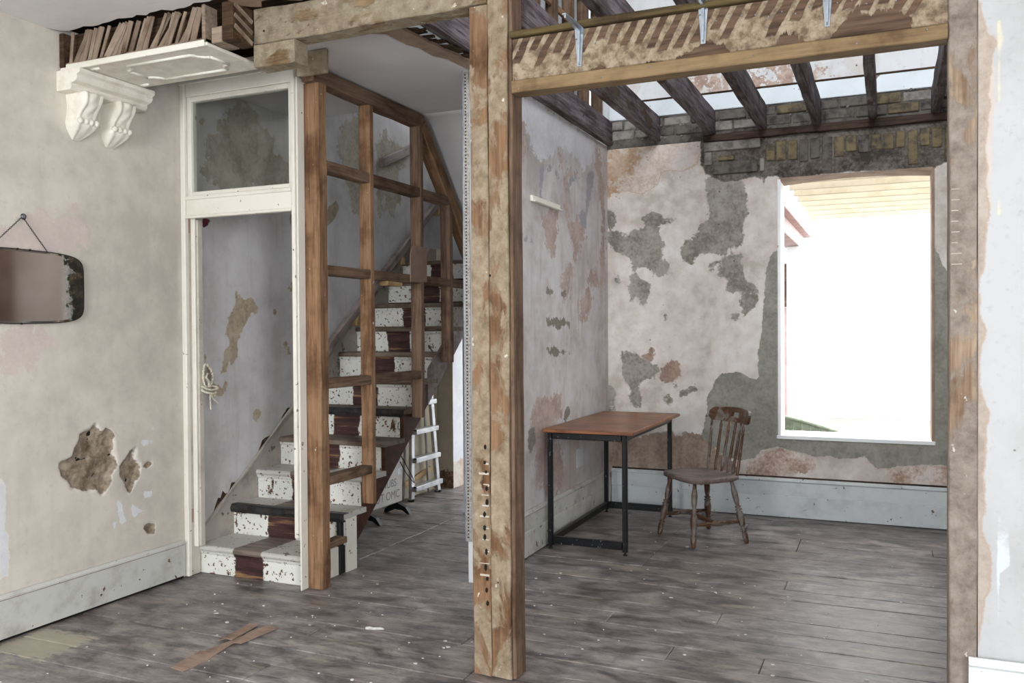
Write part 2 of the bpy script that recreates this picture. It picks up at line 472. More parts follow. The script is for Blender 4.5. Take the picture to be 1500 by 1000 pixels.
M['seat'] = wood('scuffed_seat_wood', ['#5b4a42', '#80716a', '#9a8d88'], 0.5, 1.0, spec=0.5)
M['tabletop'] = wood('orange_brown_tabletop', ['#6b4027', '#8f5c3a', '#a06a44'], 0.35, 0.5, spec=0.5, vary=0, bump=0.08)
M['blackmetal'] = chipped('black_painted_steel', '#0b0c0e', ['#7d828a', '#4a4d55'], 0.33, 34, 0.35, 0.30, '#1b1c20', 0.5)
M['alu'] = plain('brushed_aluminium', '#c4c6c9', 0.42, 0.75, '#a9abae', 10)
M['galv'] = plain('galvanised_steel', '#b4bbc2', 0.38, 0.85, '#959ca4', 12)
M['bead'] = plain('perforated_bead_steel', '#b4b2ae', 0.55, 0.4, '#8d857a', 60)
M['black'] = plain('black_plastic', '#17181a', 0.5)
M['rope'] = plain('cream_rope', '#e3dccb', 0.9, var='#c4b89c', sc=60, bump=0.5)
M['heater'] = plain('white_enamel_panel', '#dcdbd7', 0.45, var='#cfcec9', sc=5)
M['ink'] = plain('faded_grey_marker', '#8d8c8a', 0.8)
M['flake'] = plain('white_paint_flake', '#d9d9d6', 0.8, var='#bdb8b0', sc=20)
M['cardboard'] = wood('pinkish_hardboard_strip', ['#97806e', '#a99282', '#b39c8c'], 0.8, 0.6, vary=0.2, bump=0.1)
M['chalk'] = plain('plaster_smear', '#c4bbad', 0.9, var='#b0a694', sc=30)
M['dirty'] = chipped('grimy_wall_string', '#a9a298', ['#7d7166', '#5d5248'], 0.345, 18, 0.7, 0.35, '#847d74', 0.9)
M['nail'] = plain('steel_nail', '#8d9093', 0.4, 0.8)
M['dkwhite'] = plain('dusty_white_plaster', '#d4d5d8', 0.85, var='#c2c4c8', sc=3)
M['corbel'] = plain('cream_painted_plaster', '#ebe5d9', 0.6, var='#ddd5c6', sc=14, bump=0.25)
M['softwood'] = plain('new_pale_softwood', '#b9ae98', 0.7, var='#ab9f86', sc=4)
M['steel'] = plain('pinkish_primed_steel', '#a98f8a', 0.6, var='#967a74', sc=6, bump=0.3)
M['render_w'] = plain('bright_white_render', '#d9dadc', 0.85, var='#cfd0d4', sc=1)
M['concrete'] = plain('damp_concrete', '#8f8d88', 0.85, var='#807e78', sc=2)
M['green'] = plain('green_woven_cane', '#b4bfa8', 0.7, var='#93a288', sc=25, bump=0.4)
M['brick_y'] = plain('soot_yellow_brick', '#75684e', 0.9, var='#453f38', sc=14, bump=0.6)
M['brick_g'] = plain('sooty_grey_brick', '#66615b', 0.92, var='#3d3935', sc=14, bump=0.6)
M['brick_p'] = plain('pale_mortared_brick', '#8d8882', 0.92, var='#645f59', sc=12, bump=0.6)
M['upboard'] = chipped('blue_white_board_paint', '#dfe6ea', ['#8d7565', '#6d5a4c'], 0.28, 20, 0.5, 0.325, '#cfd6da', 0.5)
M['pinkwall'] = plaster('raw_pink_plaster', ['#7d6a60', '#9a857a', '#a8978c'], streak=0.2)

def strip_mat():                      # white - dark brown - white bands of the old painted stair runner
    def mk(name, white, dark, chip, big):
        t = NT(name, 0.55, 0.35)
        v = t.obj(); w = t.sep(t.pos())
        n = t.math('MULTIPLY', t.math('SUBTRACT', t.noise(v, 11, 7, 0.65), 0.5), 0.07)
        d = t.math('ABSOLUTE', t.math('ADD', w[0], t.math('ADD', n, 3.44)))
        band = t.step(d, 0.108, 0.098)
        ch = t.math('MAXIMUM', t.step(t.noise(v, 44, 4, 0.55), chip, chip - 0.02), t.step(t.noise(v, 4.5, 8, 0.7, 0.5), big, big - 0.012))
        wc = t.mix(t.math('MULTIPLY', t.step(t.noise(v, 6, 8, 0.6), 0.5, 0.75), 0.5), white, '#bfb9ab')
        wc = t.mix(ch, wc, t.spread(t.noise(v, 30, 3), ['#3a261c', '#7a5a42'], 0.35, 0.65))
        g = t.noise(t.scale(v, (1.2, 16, 16)), 2.4, 7, 0.65)
        dc = t.spread(g, dark, 0.36, 0.66)
        t.bump(t.math('MULTIPLY_ADD', g, 0.3, t.math('MULTIPLY', ch, -0.7)), 0.4, 0.003)
        return t.out(t.mix(band, wc, dc))
    a = mk('chipped_white_riser_with_brown_band', '#e4e4dd', ['#2c1b1c', '#432a29', '#4f3634', '#9a7850'], 0.40, 0.365)
    b = mk('worn_tread_with_white_sides', '#c4c2bb', ['#5d5149', '#7b6e64', '#8d8076'], 0.36, 0.38)
    return a, b
M['riser'], M['tread_band'] = strip_mat()
M['rubber'] = plain('black_nosing_strip', '#1d1d1f', 0.5, var='#3b3938', sc=18, bump=0.7)

def lath_mat():                       # header board: brown wood where laths sat, pale plaster squeezed between
    t = NT('lath_marked_header', 0.9, 0.2)
    v = t.obj(rand=False); x = t.sep(v)
    nz = t.math('SUBTRACT', t.noise(v, 7, 7, 0.65), 0.5)
    s = t.math('ADD', t.math('MULTIPLY_ADD', x[2], -0.55, x[0]), t.math('MULTIPLY', nz, 0.035))
    fr = t.math('FRACT', t.math('MULTIPLY', s, 17.5))
    wj = t.math('MULTIPLY_ADD', t.noise(v, 3.1, 3), 0.8, 0.22)
    lath = t.math('MULTIPLY', t.step(fr, 0.02, 0.08), t.step(t.math('SUBTRACT', fr, wj), 0.04, -0.03))
    cell = t.n.new('ShaderNodeTexWhiteNoise'); cell.noise_dimensions = '1D'
    t.l.new(t.math('FLOOR', t.math('MULTIPLY', s, 17.5)), cell.inputs['W'])
    low = t.math('ADD', t.math('MULTIPLY_ADD', cell.outputs['Value'], 0.085, -0.05), t.math('MULTIPLY', nz, 0.06))
    lath = t.math('MULTIPLY', lath, t.step(t.math('SUBTRACT', x[2], low), -0.004, 0.006))
    bare = t.step(t.math('ADD', t.noise(t.scale(v, (1.2, 1, 0.4)), 2.3, 8, 0.6), t.math('MULTIPLY', x[2], -1.3)), 0.62, 0.63)
    m = t.math('MAXIMUM', lath, bare)
    wd = t.spread(t.noise(t.scale(v, (1.4, 20, 20)), 2.5, 6), ['#45372c', '#604c3d', '#705a4a'], 0.35, 0.65)
    pl = t.spread(t.noise(v, 24, 8, 0.7), ['#6e5f4d', '#877662', '#988872', '#a79884'], 0.40, 0.62)
    t.bump(t.math('MULTIPLY_ADD', m, -1.0, t.math('MULTIPLY', t.noise(v, 40, 6), 0.35)), 0.6, 0.006)
    return t.out(t.mix(m, pl, wd))
M['lathmark'] = lath_mat()

def glass_mat():
    t = NT('old_window_glass')
    tr = t.n.new('ShaderNodeBsdfTransparent'); tr.inputs[0].default_value = (0.93, 0.95, 0.94, 1)
    gl = t.n.new('ShaderNodeBsdfGlossy'); gl.inputs['Roughness'].default_value = 0.04
    lw = t.n.new('ShaderNodeLayerWeight'); lw.inputs[0].default_value = 0.25
    mx = t.n.new('ShaderNodeMixShader')
    t.l.new(t.math('MULTIPLY_ADD', lw.outputs['Fresnel'], 0.6, 0.03), mx.inputs[0])
    t.l.new(tr.outputs[0], mx.inputs[1]); t.l.new(gl.outputs[0], mx.inputs[2])
    t.l.new(mx.outputs[0], t.n['Material Output'].inputs[0])
    return t.m
M['glass'] = glass_mat()
def mirror_mat():
    t = NT('foxed_mirror_glass', 0.06, 0.5, 1.0)
    v = t.obj(rand=False); x = t.sep(v)
    d = t.math('MULTIPLY_ADD', t.math('SUBTRACT', t.noise(v, 8, 9, 0.75), 0.5), 0.35, x[1])
    m = t.step(d, 0.288, 0.296)
    m2 = t.step(d, 0.262, 0.296)
    dk = t.spread(t.noise(v, 28, 7, 0.7), ['#14130f', '#2b2821', '#4a4032', '#7d5c3a'], 0.36, 0.72)
    col = t.mix(m2, '#c4bbb4', '#8f988a')
    col = t.mix(m, col, dk)
    t.put(t.b.inputs['Metallic'], t.math('SUBTRACT', 1.0, t.math('MULTIPLY', m2, 0.85)))
    return t.out(col, t.math('MULTIPLY_ADD', m, 0.4, 0.07))
M['mirror'] = mirror_mat()

# ------------------------------------------------------------------ the setting
XL, XI, YB, YP = -3.83, -2.13, 6.87, 3.25          # left wall, inner wall, back wall, line of the removed partition
ZC = 2.965                                          # ceiling / underside of joists
# floor: every board is a piece of its own
floor = box('floor', (XL - 0.1, -2.05, -0.2), (2.6, 8.2, -0.025), M['dark'], bev=0)
tag(floor, 'worn grey brown floorboards running across the rooms', 'floor', kind='structure')
BW = 0.178
cuts = {}
rg = random.Random(11)
for i in range(-29, 30):
    y0 = 3.0 + BW * i
    if y0 < -2.05 or y0 > 8.1: continue
    xs = []
    if 4.58 < y0 < 6.1: xs.append(-3.08)
    if 5.1 < y0 < 6.15: xs.append(-1.385)
    if 2.79 < y0 < 2.99: xs.append(-2.47)
    if 3.66 < y0 < 3.75: xs += [-0.9]
    if 3.62 < y0 < 3.73: xs += [-0.5]
    if 4.94 < y0 < 5.0: xs += [-0.53]
    if 5.83 < y0 < 6.03: xs += [-0.55]
    if 6.02 < y0 < 6.2: xs += [0.26]
    if 3.7 < y0 < 3.9: xs.append(-2.26)
    if 3.16 < y0 < 3.3: xs.append(-1.62)
    if not xs: xs = [rg.uniform(-3.0, 1.6)]
    elif y0 > 6.2 or y0 < 2.7: xs.append(rg.uniform(-3, 2))
    xs = [XL - 0.02] + sorted(xs) + [2.55]
    for a, b in zip(xs[:-1], xs[1:]):
        if b - a < 0.05: continue
        dz = rg.uniform(-0.0025, 0.0015)
        ga = 0.008 if abs(a + 3.08) < 0.01 else 0.0015
        box('floorboard', (a + ga, y0 + 0.0018, -0.027 + dz), (b - 0.0015, y0 + BW - 0.0018, dz), M['floor'], floor, bev=0.003)

# left wall of the front room, with blown plaster
crater = [poly_px(p, 0.45, 0, 550, x=XL) for p in (
    [(193, 280), (205, 275), (235, 265), (262, 195), (300, 170), (315, 152), (330, 185), (345, 170), (360, 175), (372, 195), (375, 255), (385, 295), (362, 320), (365, 345), (335, 388), (318, 372), (270, 375), (235, 360), (200, 325)],
    [(387, 295), (410, 265), (422, 240), (445, 236), (440, 265), (458, 290), (450, 335), (420, 388), (405, 350), (390, 320)],
    [(468, 490), (480, 485), (488, 478), (505, 484), (502, 512), (484, 517)],
    [(463, 296), (484, 280), (499, 284), (480, 299)])]
scuff = [poly_px(p, 0.45, 0, 550, x=XL) for p in (
    [(380, 400), (400, 420), (410, 470), (395, 490), (380, 450)], [(430, 420), (470, 440), (440, 460), (425, 440)], [(460, 215), (500, 208), (495, 218), (465, 228)],
    [(470, 380), (495, 378), (490, 392), (472, 394)], [(360, 480), (380, 470), (375, 510)], [(440, 230), (460, 245), (450, 250)], [(480, 170), (505, 168), (500, 178)])]
pinkish = [poly_px(p, 0.3, 0, 280, x=XL) for p in (
    [(0, 180), (150, 120), (400, 100), (405, 250), (300, 330), (0, 330)], [(0, 640), (230, 660), (240, 740), (150, 880), (0, 910)])]
pale = [poly_px(p, 0.45, 0, 550, x=XL) for p in ([(0, 340), (10, 360), (12, 500), (25, 520), (25, 650), (0, 660)],)]
M['wall_left'] = plaster('warm_grey_plaster', ['#bfb8ad', '#cbc4b8', '#d4cdc1'],
    [('pinkish', ['#c8bab2', '#d0c3ba'], 0.15, 0.0, None), ('pale', ['#d2d2d4', '#dcdcde'], 0.02, 0.0, '#e4e2de'),
     ('scuff', ['#d6d6d8', '#e4e4e4'], 0.03, 0.0, None), ('crater', ['#6e614f', '#837564', '#958674', '#a59786'], 0.02, 1.2, '#dad5cc')], streak=0.18, streak_col='#a59e94', bump=0.2)
wall('wall_left', 0, XL, -2.05, 2.5, 0, ZC + 0.03, M['wall_left'], {'crater': [], 'scuff': [], 'pale': [], 'pinkish': []}, 0.25, label='warm grey plaster wall behind the camera side of the front room')
wl = wall('wall_left', 0, XL, 2.5, 3.9, 0, ZC + 0.03, M['wall_left'], {'crater': crater, 'scuff': scuff, 'pale': pale, 'pinkish': pinkish}, 0.011,
          dents=(('crater', 0.022),), label='warm grey plaster wall with blown craters and an old mirror')
# stair wall
olive = [poly_px(p, 0.26, 440, 140, x=XL) for p in (
    [(215, 360), (212, 200), (240, 140), (290, 130), (345, 85), (400, 75), (395, 300), (345, 690), (310, 660), (290, 600), (250, 470), (240, 400)],
    [(425, 240), (450, 250), (475, 175), (500, 250), (545, 265), (580, 300), (585, 380), (560, 440), (560, 600), (520, 680), (490, 650), (470, 580), (450, 710), (430, 680)])]
olive += [poly_px([(985, 585), (1020, 640), (1065, 660), (1070, 590), (1100, 620), (1105, 530), (1130, 500), (1210, 510), (1255, 560), (1285, 620), (1350, 690), (1345, 730), (1380, 790), (1425, 810), (1425, 910), (1090, 925), (1020, 880), (990, 830), (1010, 700)], 0.3, 0, 0, x=XL)]
tan = [poly_px(p, 0.3, 0, 280, x=XL) for p in (
    [(1145, 460), (1160, 500), (1175, 520), (1210, 520), (1225, 505), (1235, 540), (1265, 575), (1258, 610), (1230, 590), (1200, 640), (1185, 665), (1160, 710), (1155, 740), (1165, 800), (1140, 855), (1120, 830), (1110, 885), (1080, 890), (1090, 850), (1100, 780), (1120, 765), (1115, 710), (1100, 700), (1110, 630), (1140, 580), (1145, 530)],
    [(1000, 800), (1020, 850), (1040, 930), (1080, 960), (1100, 930), (1113, 960), (1095, 1000), (1060, 1000), (1030, 960), (1005, 900)],
    [(1400, 470), (1440, 430), (1445, 480), (1410, 490)], [(1410, 110), (1445, 105), (1445, 225), (1425, 180)], [(1360, 700), (1400, 730), (1430, 830), (1400, 780)], [(1335, 580), (1350, 570), (1350, 600), (1335, 600)])]
tan += [poly_px([(105, 700), (140, 680), (165, 610), (205, 590), (215, 620), (190, 700), (150, 740), (105, 765)], 0.26, 440, 140, x=XL),
        poly_px([(317, 105), (335, 65), (355, 65), (368, 90), (350, 140), (330, 125)], 0.28, 280, 580, x=XL)]
maroon = [poly_px([(989, 128), (1060, 128), (1055, 145), (1030, 140), (1012, 150), (1012, 180), (989, 180)], 0.3, 0, 280, x=XL)]
M['wall_stair'] = plaster('blue_grey_stair_plaster', ['#b8b5b4', '#c6c3c2', '#cecccc'],
    [('olive', ['#979080', '#aaa394', '#b4ac9d'], 0.10, 0.25, None), ('tan', ['#948672', '#a89a86', '#b4a794'], 0.035, 0.6, '#c9c5be'), ('maroon', ['#4a1a2a', '#5d2638'], 0.01, 0, None)], streak=0.3, streak_col='#938f8a')
wall('wall_stair', 0, XL, 3.9, 7.32, 0, 5.6, M['wall_stair'], {'olive': olive, 'tan': tan, 'maroon': maroon}, 0.035, label='grey stair wall with olive and tan bare patches')
# inner wall between hall and back room
IW = 'x'
mauve = [poly_px(p, 0.36, 750, 400, x=XI) for p in (
    [(95, 520), (140, 490), (200, 500), (208, 560), (190, 600), (150, 630), (145, 700), (150, 900), (100, 850), (95, 740), (70, 600)],
    [(155, 700), (200, 690), (210, 860), (160, 900)], [(270, 130), (300, 60), (330, 80), (325, 150), (290, 200), (270, 190)], [(10, 370), (50, 360), (40, 400), (10, 410)],
    [(205, 30), (240, 20), (235, 100), (210, 110)])]
mauve += [poly_px(p, 0.28, 750, 140, x=XI) for p in (
    [(5, 100), (45, 130), (68, 170), (62, 220), (110, 330), (90, 320), (40, 260), (5, 250)],
    [(150, 600), (235, 600), (240, 700), (215, 860), (185, 770), (160, 700)], [(270, 400), (320, 395), (345, 420), (300, 430), (285, 560), (310, 650), (370, 660), (380, 760), (330, 840), (300, 720), (270, 560)],
    [(255, 275), (270, 300), (262, 400), (240, 390), (240, 300)], [(430, 310), (460, 300), (490, 600), (485, 990), (460, 990), (470, 600)], [(400, 900), (440, 920), (460, 1000), (390, 1000)], [(280, 900), (330, 860), (320, 990), (260, 1000)])]
greyblue = [poly_px(p, 0.28, 750, 140, x=XI) for p in (
    [(140, 540), (150, 360), (180, 352), (230, 385), (258, 430), (240, 440), (215, 395), (165, 372), (160, 540)],
    [(290, 480), (300, 430), (345, 420), (348, 435), (310, 445), (298, 500), (318, 610), (305, 600)],
    [(38, 690), (60, 740), (110, 765), (60, 755)], [(345, 620), (395, 600), (385, 700), (355, 660)], [(395, 400), (430, 390), (410, 560), (385, 620)])]
marks = [poly_px(p, 0.36, 750, 400, x=XI) for p in (
    [(140, 68), (165, 70), (165, 84), (140, 84)], [(195, 75), (225, 72), (215, 100), (200, 90)], [(140, 182), (200, 185), (235, 200), (235, 225), (210, 215), (185, 240), (170, 215), (140, 220)],
    [(140, 300), (165, 300), (180, 290), (195, 315), (235, 318), (230, 332), (195, 332), (180, 342), (145, 330)], [(65, 640), (92, 625), (95, 680), (75, 750), (66, 700)], [(210, 560), (235, 540), (235, 590), (212, 600)])]
white_t = [poly_px([(5, 5), (100, 5), (430, 230), (425, 330), (380, 400), (330, 330), (250, 270), (150, 345), (110, 300), (60, 150), (5, 100)], 0.28, 750, 140, x=XI)]
M['wall_inner'] = plaster('patchy_lilac_grey_plaster', ['#b3adaa', '#c0bbb9', '#cac6c5', '#d0cdce'],
    [('white_t', ['#cfcfd1', '#d6d6d9', '#dcdce0'], 0.12, 0.0, None), ('mauve', ['#a8958c', '#b5a29a', '#bfaea6'], 0.16, 0.1, None), ('greyblue', ['#9d9ba0', '#a9a7ac'], 0.06, 0.1, None), ('marks', ['#7d776e', '#928b82'], 0.05, 0.7, None)],
    streak=0.4, streak_col='#96897f', tint=('#b8a59a', 2.1, 0.5))
wall('wall_inner', 0, XI, 4.42, YB, 0, ZC, M['wall_inner'], {'white_t': white_t, 'mauve': mauve, 'greyblue': greyblue, 'marks': marks}, 0.035, label='patchy lilac grey plaster wall beside the table')
iw = bpy.data.objects['wall_inner']
box('wall_core', (XI - 0.085, 4.42, 0), (XI - 0.003, 7.6, ZC), M['dkwhite'], iw, bev=0.002)
# back wall with the window opening
WX0, WX1, WZ0, WZ1 = -0.765, 0.294, 0.63, 2.60
pb = dict(y=YB)
grey = [poly_px(p, 0.3, 870, 180, **pb) for p in (
    [(60, 540), (90, 530), (140, 550), (180, 545), (215, 515), (245, 505), (240, 460), (270, 440), (330, 440), (345, 465), (375, 470), (385, 455), (400, 460), (390, 478), (345, 490), (310, 510), (325, 560), (350, 590), (320, 615), (335, 650), (365, 690), (365, 740), (320, 750), (265, 710), (225, 700), (205, 720), (180, 690), (175, 655), (140, 640), (115, 640), (90, 600), (62, 580)],
    [(180, 750), (210, 735), (240, 770), (272, 775), (270, 830), (265, 870), (240, 890), (215, 860), (180, 870), (172, 800)], [(60, 430), (95, 435), (115, 490), (80, 505), (60, 490)], [(100, 740), (125, 740), (128, 770), (105, 775)],
    [(520, 190), (550, 260), (540, 330), (555, 400), (570, 460), (520, 490), (500, 560), (450, 575), (425, 610), (430, 660), (460, 690), (500, 690), (480, 650), (560, 640), (640, 640), (650, 610), (720, 600), (735, 570), (725, 520), (745, 440), (750, 360), (720, 280), (640, 270), (560, 245)],
    [(640, 650), (720, 640), (720, 700), (740, 760), (800, 790), (795, 820), (740, 830), (700, 822), (650, 830), (640, 760), (600, 740)], [(550, 690), (600, 680), (610, 720), (560, 725)], [(345, 940), (365, 930), (370, 950), (350, 960)],
    [(710, 840), (800, 830), (790, 900), (740, 930), (715, 900)], [(670, 940), (700, 930), (695, 955), (675, 960)])]
grey += [poly_px(p, 0.24, 880, 480, **pb) for p in (
    [(120, 150), (170, 142), (240, 180), (300, 215), (350, 215), (358, 262), (320, 300), (250, 325), (240, 390), (250, 430), (240, 485), (200, 488), (170, 450), (180, 380), (150, 335), (125, 250)],
    [(40, 350), (75, 343), (92, 380), (92, 480), (45, 480)], [(470, 380), (530, 378), (525, 405), (490, 415)], [(388, 415), (415, 412), (440, 465), (425, 472), (395, 440)], [(548, 365), (580, 362), (575, 388), (552, 388)], [(430, 330), (470, 355), (465, 375), (440, 350)], [(40, 490), (90, 490), (90, 505), (45, 505)])]
rust = [poly_px(p, 0.24, 880, 480, **pb) for p in ([(245, 170), (290, 160), (300, 100), (335, 110), (335, 200), (290, 215), (250, 200)], [(360, 232), (420, 210), (462, 182), (490, 215), (485, 290), (455, 330), (385, 332), (368, 300), (372, 262)])]
ochre = [poly_px(p, 0.3, 870, 180, **pb) for p in ([(60, 120), (150, 130), (260, 110), (215, 190), (140, 290), (110, 340), (65, 345)], [(65, 350), (120, 300), (130, 250), (85, 220), (70, 130), (60, 130)])]
smooth_w = [poly_px(p, 0.3, 870, 180, **pb) for p in ([(60, 112), (530, 66), (522, 150), (500, 205), (440, 230), (330, 235), (310, 300), (240, 345), (165, 330), (70, 345)],)]
brown = [poly_px(p, 0.24, 880, 480, **pb) for p in ([(20, 700), (240, 660), (400, 630), (470, 650), (600, 650), (680, 690), (730, 760), (840, 850), (840, 900), (20, 900)],)]
green = [poly_px([(1142, 366), (1130, 370), (1123, 395), (1119, 450), (1113, 500), (1110, 545), (1112, 556), (1095, 552), (1083, 543), (1070, 545), (1055, 548), (1048, 555), (1035, 583), (1036, 600), (1028, 640), (1062, 668), (1085, 674), (1108, 670), (1112, 660), (1140, 654), (1155, 659), (1180, 664), (1190, 668), (1222, 667), (1226, 672), (1244, 669), (1252, 673), (1266, 667), (1280, 682), (1290, 686), (1340, 680), (1400, 682), (1400, 420), (1367, 360)], **pb)]
pinkb = [poly_px([(1095, 676), (1110, 662), (1140, 655), (1170, 663), (1190, 670), (1200, 690), (1130, 698), (1095, 698)], **pb), poly_px([(1300, 686), (1400, 680), (1400, 712), (1300, 706)], **pb)]
brickz = [poly_px(p, **pb) for p in ([(1028, 200), (1026, 235), (1035, 255), (1060, 265), (1085, 262), (1110, 256), (1118, 268), (1121, 256), (1138, 258), (1150, 262), (1240, 250), (1366, 248), (1378, 240), (1400, 232), (1400, 160), (1100, 190)],)]
M['wall_back'] = plaster('peeling_cream_plaster', ['#b8aea4', '#cbc3ba', '#d5cfc8', '#dcd8d3'],
    [('smooth_w', ['#b9a99c', '#c9bbb0', '#cfc6c0'], 0.03, 0.1, '#b39a78'), ('ochre', ['#a98c70', '#b99f86', '#c4b09c'], 0.25, 0.0, None), ('brown', ['#87766a', '#9c8a7c', '#aa998a'], 0.05, 0.1, None),
     ('rust', ['#877064', '#998276', '#a8937f'], 0.05, 0.3, None), ('grey', ['#78736a', '#918c83', '#a09b92'], 0.05, 0.7, '#b9b2a6'),
     ('pinkb', ['#a08676', '#b8a294', '#c6b6aa', '#d4ccc4'], 0.06, 0.4, None), ('green', ['#817f75', '#908e84', '#9b998e'], 0.022, -0.3, None), ('brickz', ['#3f3a35', '#5d5750', '#77706a'], 0.02, 1.0, '#4a443e')],
    streak=0.15, streak_col='#a28f80', tint=('#bfaca2', 1.7, 0.32), bump=0.35)
wb = wall('wall_back', 1, YB, XI, 1.7, 0, ZC - 0.03, M['wall_back'],
     {'grey': grey, 'rust': rust, 'ochre': ochre, 'smooth_w': smooth_w, 'brown': brown, 'green': green, 'pinkb': pinkb, 'brickz': brickz}, 0.03,
     openings=[(WX0, WX1, WZ0, WZ1)], sign=-1, label='peeling cream and grey back wall around the window opening')
for lo, hi in (((XI, YB + 0.005, 0), (WX0 - 0.012, 7.1, 3.0)), ((WX1 + 0.012, YB + 0.005, 0), (1.75, 7.1, 3.0)), ((WX0 - 0.012, YB + 0.005, 0), (WX1 + 0.012, 7.1, WZ0 - 0.03)), ((WX0 - 0.012, YB + 0.005, WZ1 + 0.03), (WX1 + 0.012, 7.1, 3.0))):
    box('masonry', lo, hi, M['brick_g'], wb, bev=0)
# bricks exposed over the window: soldier arch, side courses, courses between the joists
def brick(lo, hi, mat, rz=0.0):
    b = box('brick', lo, hi, mat, wb, bev=0.006)
    return b
rb = random.Random(3)
x = -0.86; i = 0
while x < 0.47:
    w = rb.uniform(0.062, 0.074)
    arch = 0.045 * (1 - ((x + 0.2) / 0.75) ** 2) * 0.0
    mt = M['brick_y'] if rb.random() < 0.75 else M['brick_g']
    brick((x, YB - 0.006 - rb.uniform(0, 0.012), 2.735 - (0.09 if rb.random() < 0.3 else 0.0) + rb.uniform(-0.03, 0.02)), (x + w, YB + 0.06, 2.872 + rb.uniform(-0.008, 0.008)), mt)
    x += w + rb.uniform(0.011, 0.016); i += 1
for lo, hi, mt in (((-1.33, 2.845), (-0.9, 2.92), 'brick_p'), ((-1.26, 2.66), (-0.92, 2.755), 'brick_g'), ((-1.22, 2.765), (-1.10, 2.80), 'brick_y'), ((-1.33, 2.74), (-1.27, 2.84), 'brick_p'), ((-0.905, 2.66), (-0.87, 2.76), 'brick_p')):
    brick((lo[0], YB - 0.02, lo[1]), (hi[0], YB + 0.05, hi[1]), M[mt])
for r, (z0, z1) in enumerate(((3.005, 3.072), (3.084, 3.152))):
    x = XI + 0.02 - 0.1 * r
    while x < 0.55:
        w = rb.choice((0.21, 0.21, 0.1)) + rb.uniform(-0.012, 0.008)
        brick((max(x, XI + 0.01), YB - 0.004 - rb.uniform(0, 0.02), z0 + rb.uniform(-0.004, 0.004)), (x + w, YB + 0.08, z1 + rb.uniform(-0.005, 0.005)), M[rb.choice(('brick_g', 'brick_g', 'brick_p', 'brick_y'))])
        x += w + 0.012
rg2 = random.Random(5)
vs = []; bm = bmesh.new()
for k in range(40):                                    # loose mortar and rubble where joists meet the wall
    px = rg2.uniform(XI + 0.02, 0.5); pz = rg2.choice((2.985, 3.0, 3.08, 3.155)) + rg2.uniform(-0.01, 0.01); s = rg2.uniform(0.005, 0.013)
    r = bmesh.ops.create_icosphere(bm, subdivisions=1, radius=s)
    for v in r['verts']: v.co = v.co * rg2.uniform(0.7, 1.2) + Vector((px, YB - 0.012, pz))
tag(from_bm('mortar_rubble', bm, M['brick_p'], wb), kind='stuff')
bm = bmesh.new(); bm_box(bm, (XI, YB - 0.0, 2.94), (1.75, 7.1, 3.16)); from_bm('mortar_bed', bm, M['brick_g'], wb)
# window opening lining
win = empty('window_1', (-0.235, YB, WZ0), 'bare window opening with thin white lining and sill', 'window', kind='structure')
box('lining', (WX0 - 0.012, YB - 0.004, WZ0), (WX0 + 0.012, 7.12, WZ1 - 0.01), M['skirt_w'], win)
box('lining', (WX1 - 0.008, YB - 0.004, WZ0), (WX1 + 0.012, 7.12, WZ1 - 0.01), M['bare_plaster'], win)
prism('sill', [(YB - 0.012, WZ0 - 0.028), (7.12, WZ0 - 0.028), (7.12, WZ0 + 0.012), (YB - 0.012, WZ0 + 0.0)], 0, WX0 - 0.02, WX1 + 0.016, M['skirt_w'], win, bev=0.003)
arc = [(WX0 - 0.012 + 1.083 * k / 14, WZ1 - 0.028 + 0.03 * math.sin(math.pi * k / 14)) for k in range(15)]
prism('head_soffit', arc + [(WX1 + 0.012, WZ1 + 0.04), (WX0 - 0.012, WZ1 + 0.04)], 1, YB + 0.002, 7.12, M['bare_plaster'], win)

# skirtings
def skirting(name, axis, const, a0, a1, out, zs, mat, label, gaps=0):
    """moulded skirting of two boards and a cap; out = direction of the face"""
    g = empty(name, ((a0 + a1) / 2, const, 0) if axis == 1 else (const, (a0 + a1) / 2, 0), label, 'skirting', kind='structure')
    lo, mid, hi = zs
    def pr_(nm, prof, m_=None):
        poly = [(const + out * d, z) for d, z in prof]
        prism(nm, poly, 0 if axis == 1 else 1, a0, a1, m_ or mat, g)
    if gaps:
        pr_('floor_gap', [(0.002, 0.0005), (0.008, 0.0005), (0.008, lo), (0.002, lo)], M['dark'])
    if gaps == 2:
        pr_('wall_gap', [(0.001, hi + 0.0005), (0.007, hi + 0.0005), (0.004, hi + 0.013), (0.001, hi + 0.013)], M['plate'])
    if mid: 
        pr_('lower_board', [(0.002, lo), (0.024, lo), (0.024, mid - 0.004), (0.020, mid), (0.002, mid)])
        pr_('upper_board', [(0.002, mid + 0.001), (0.017, mid + 0.001), (0.017, hi - 0.03), (0.002, hi - 0.03)])
        pr_('cap_moulding', [(0.002, hi - 0.0295), (0.02, hi - 0.0295), (0.028, hi - 0.02), (0.026, hi - 0.012), (0.016, hi - 0.008), (0.012, hi), (0.002, hi)])
    else:
        pr_('cap_gap', [(0.002, hi - 0.0255), (0.0228, hi - 0.0255), (0.0228, hi - 0.0225), (0.002, hi - 0.0225)], M['board'])
        pr_('board', [(0.002, lo), (0.022, lo + 0.004), (0.022, hi - 0.026), (0.002, hi - 0.026)])
        pr_('cap_moulding', [(0.002, hi - 0.0215), (0.027, hi - 0.0215), (0.027, hi - 0.012), (0.014, hi), (0.002, hi)])
    return g
skirting('baseboard_left', 0, XL, -2.0, 3.87, 1, (0.012, None, 0.222), M['skirt'], 'scuffed pale skirting board under the old mirror', 1)
skirting('baseboard_partition', 0, XI, 4.42, YB - 0.03, 1, (0.006, 0.165, 0.292), M['skirt'], 'dusty cream moulded skirting behind the steel table')
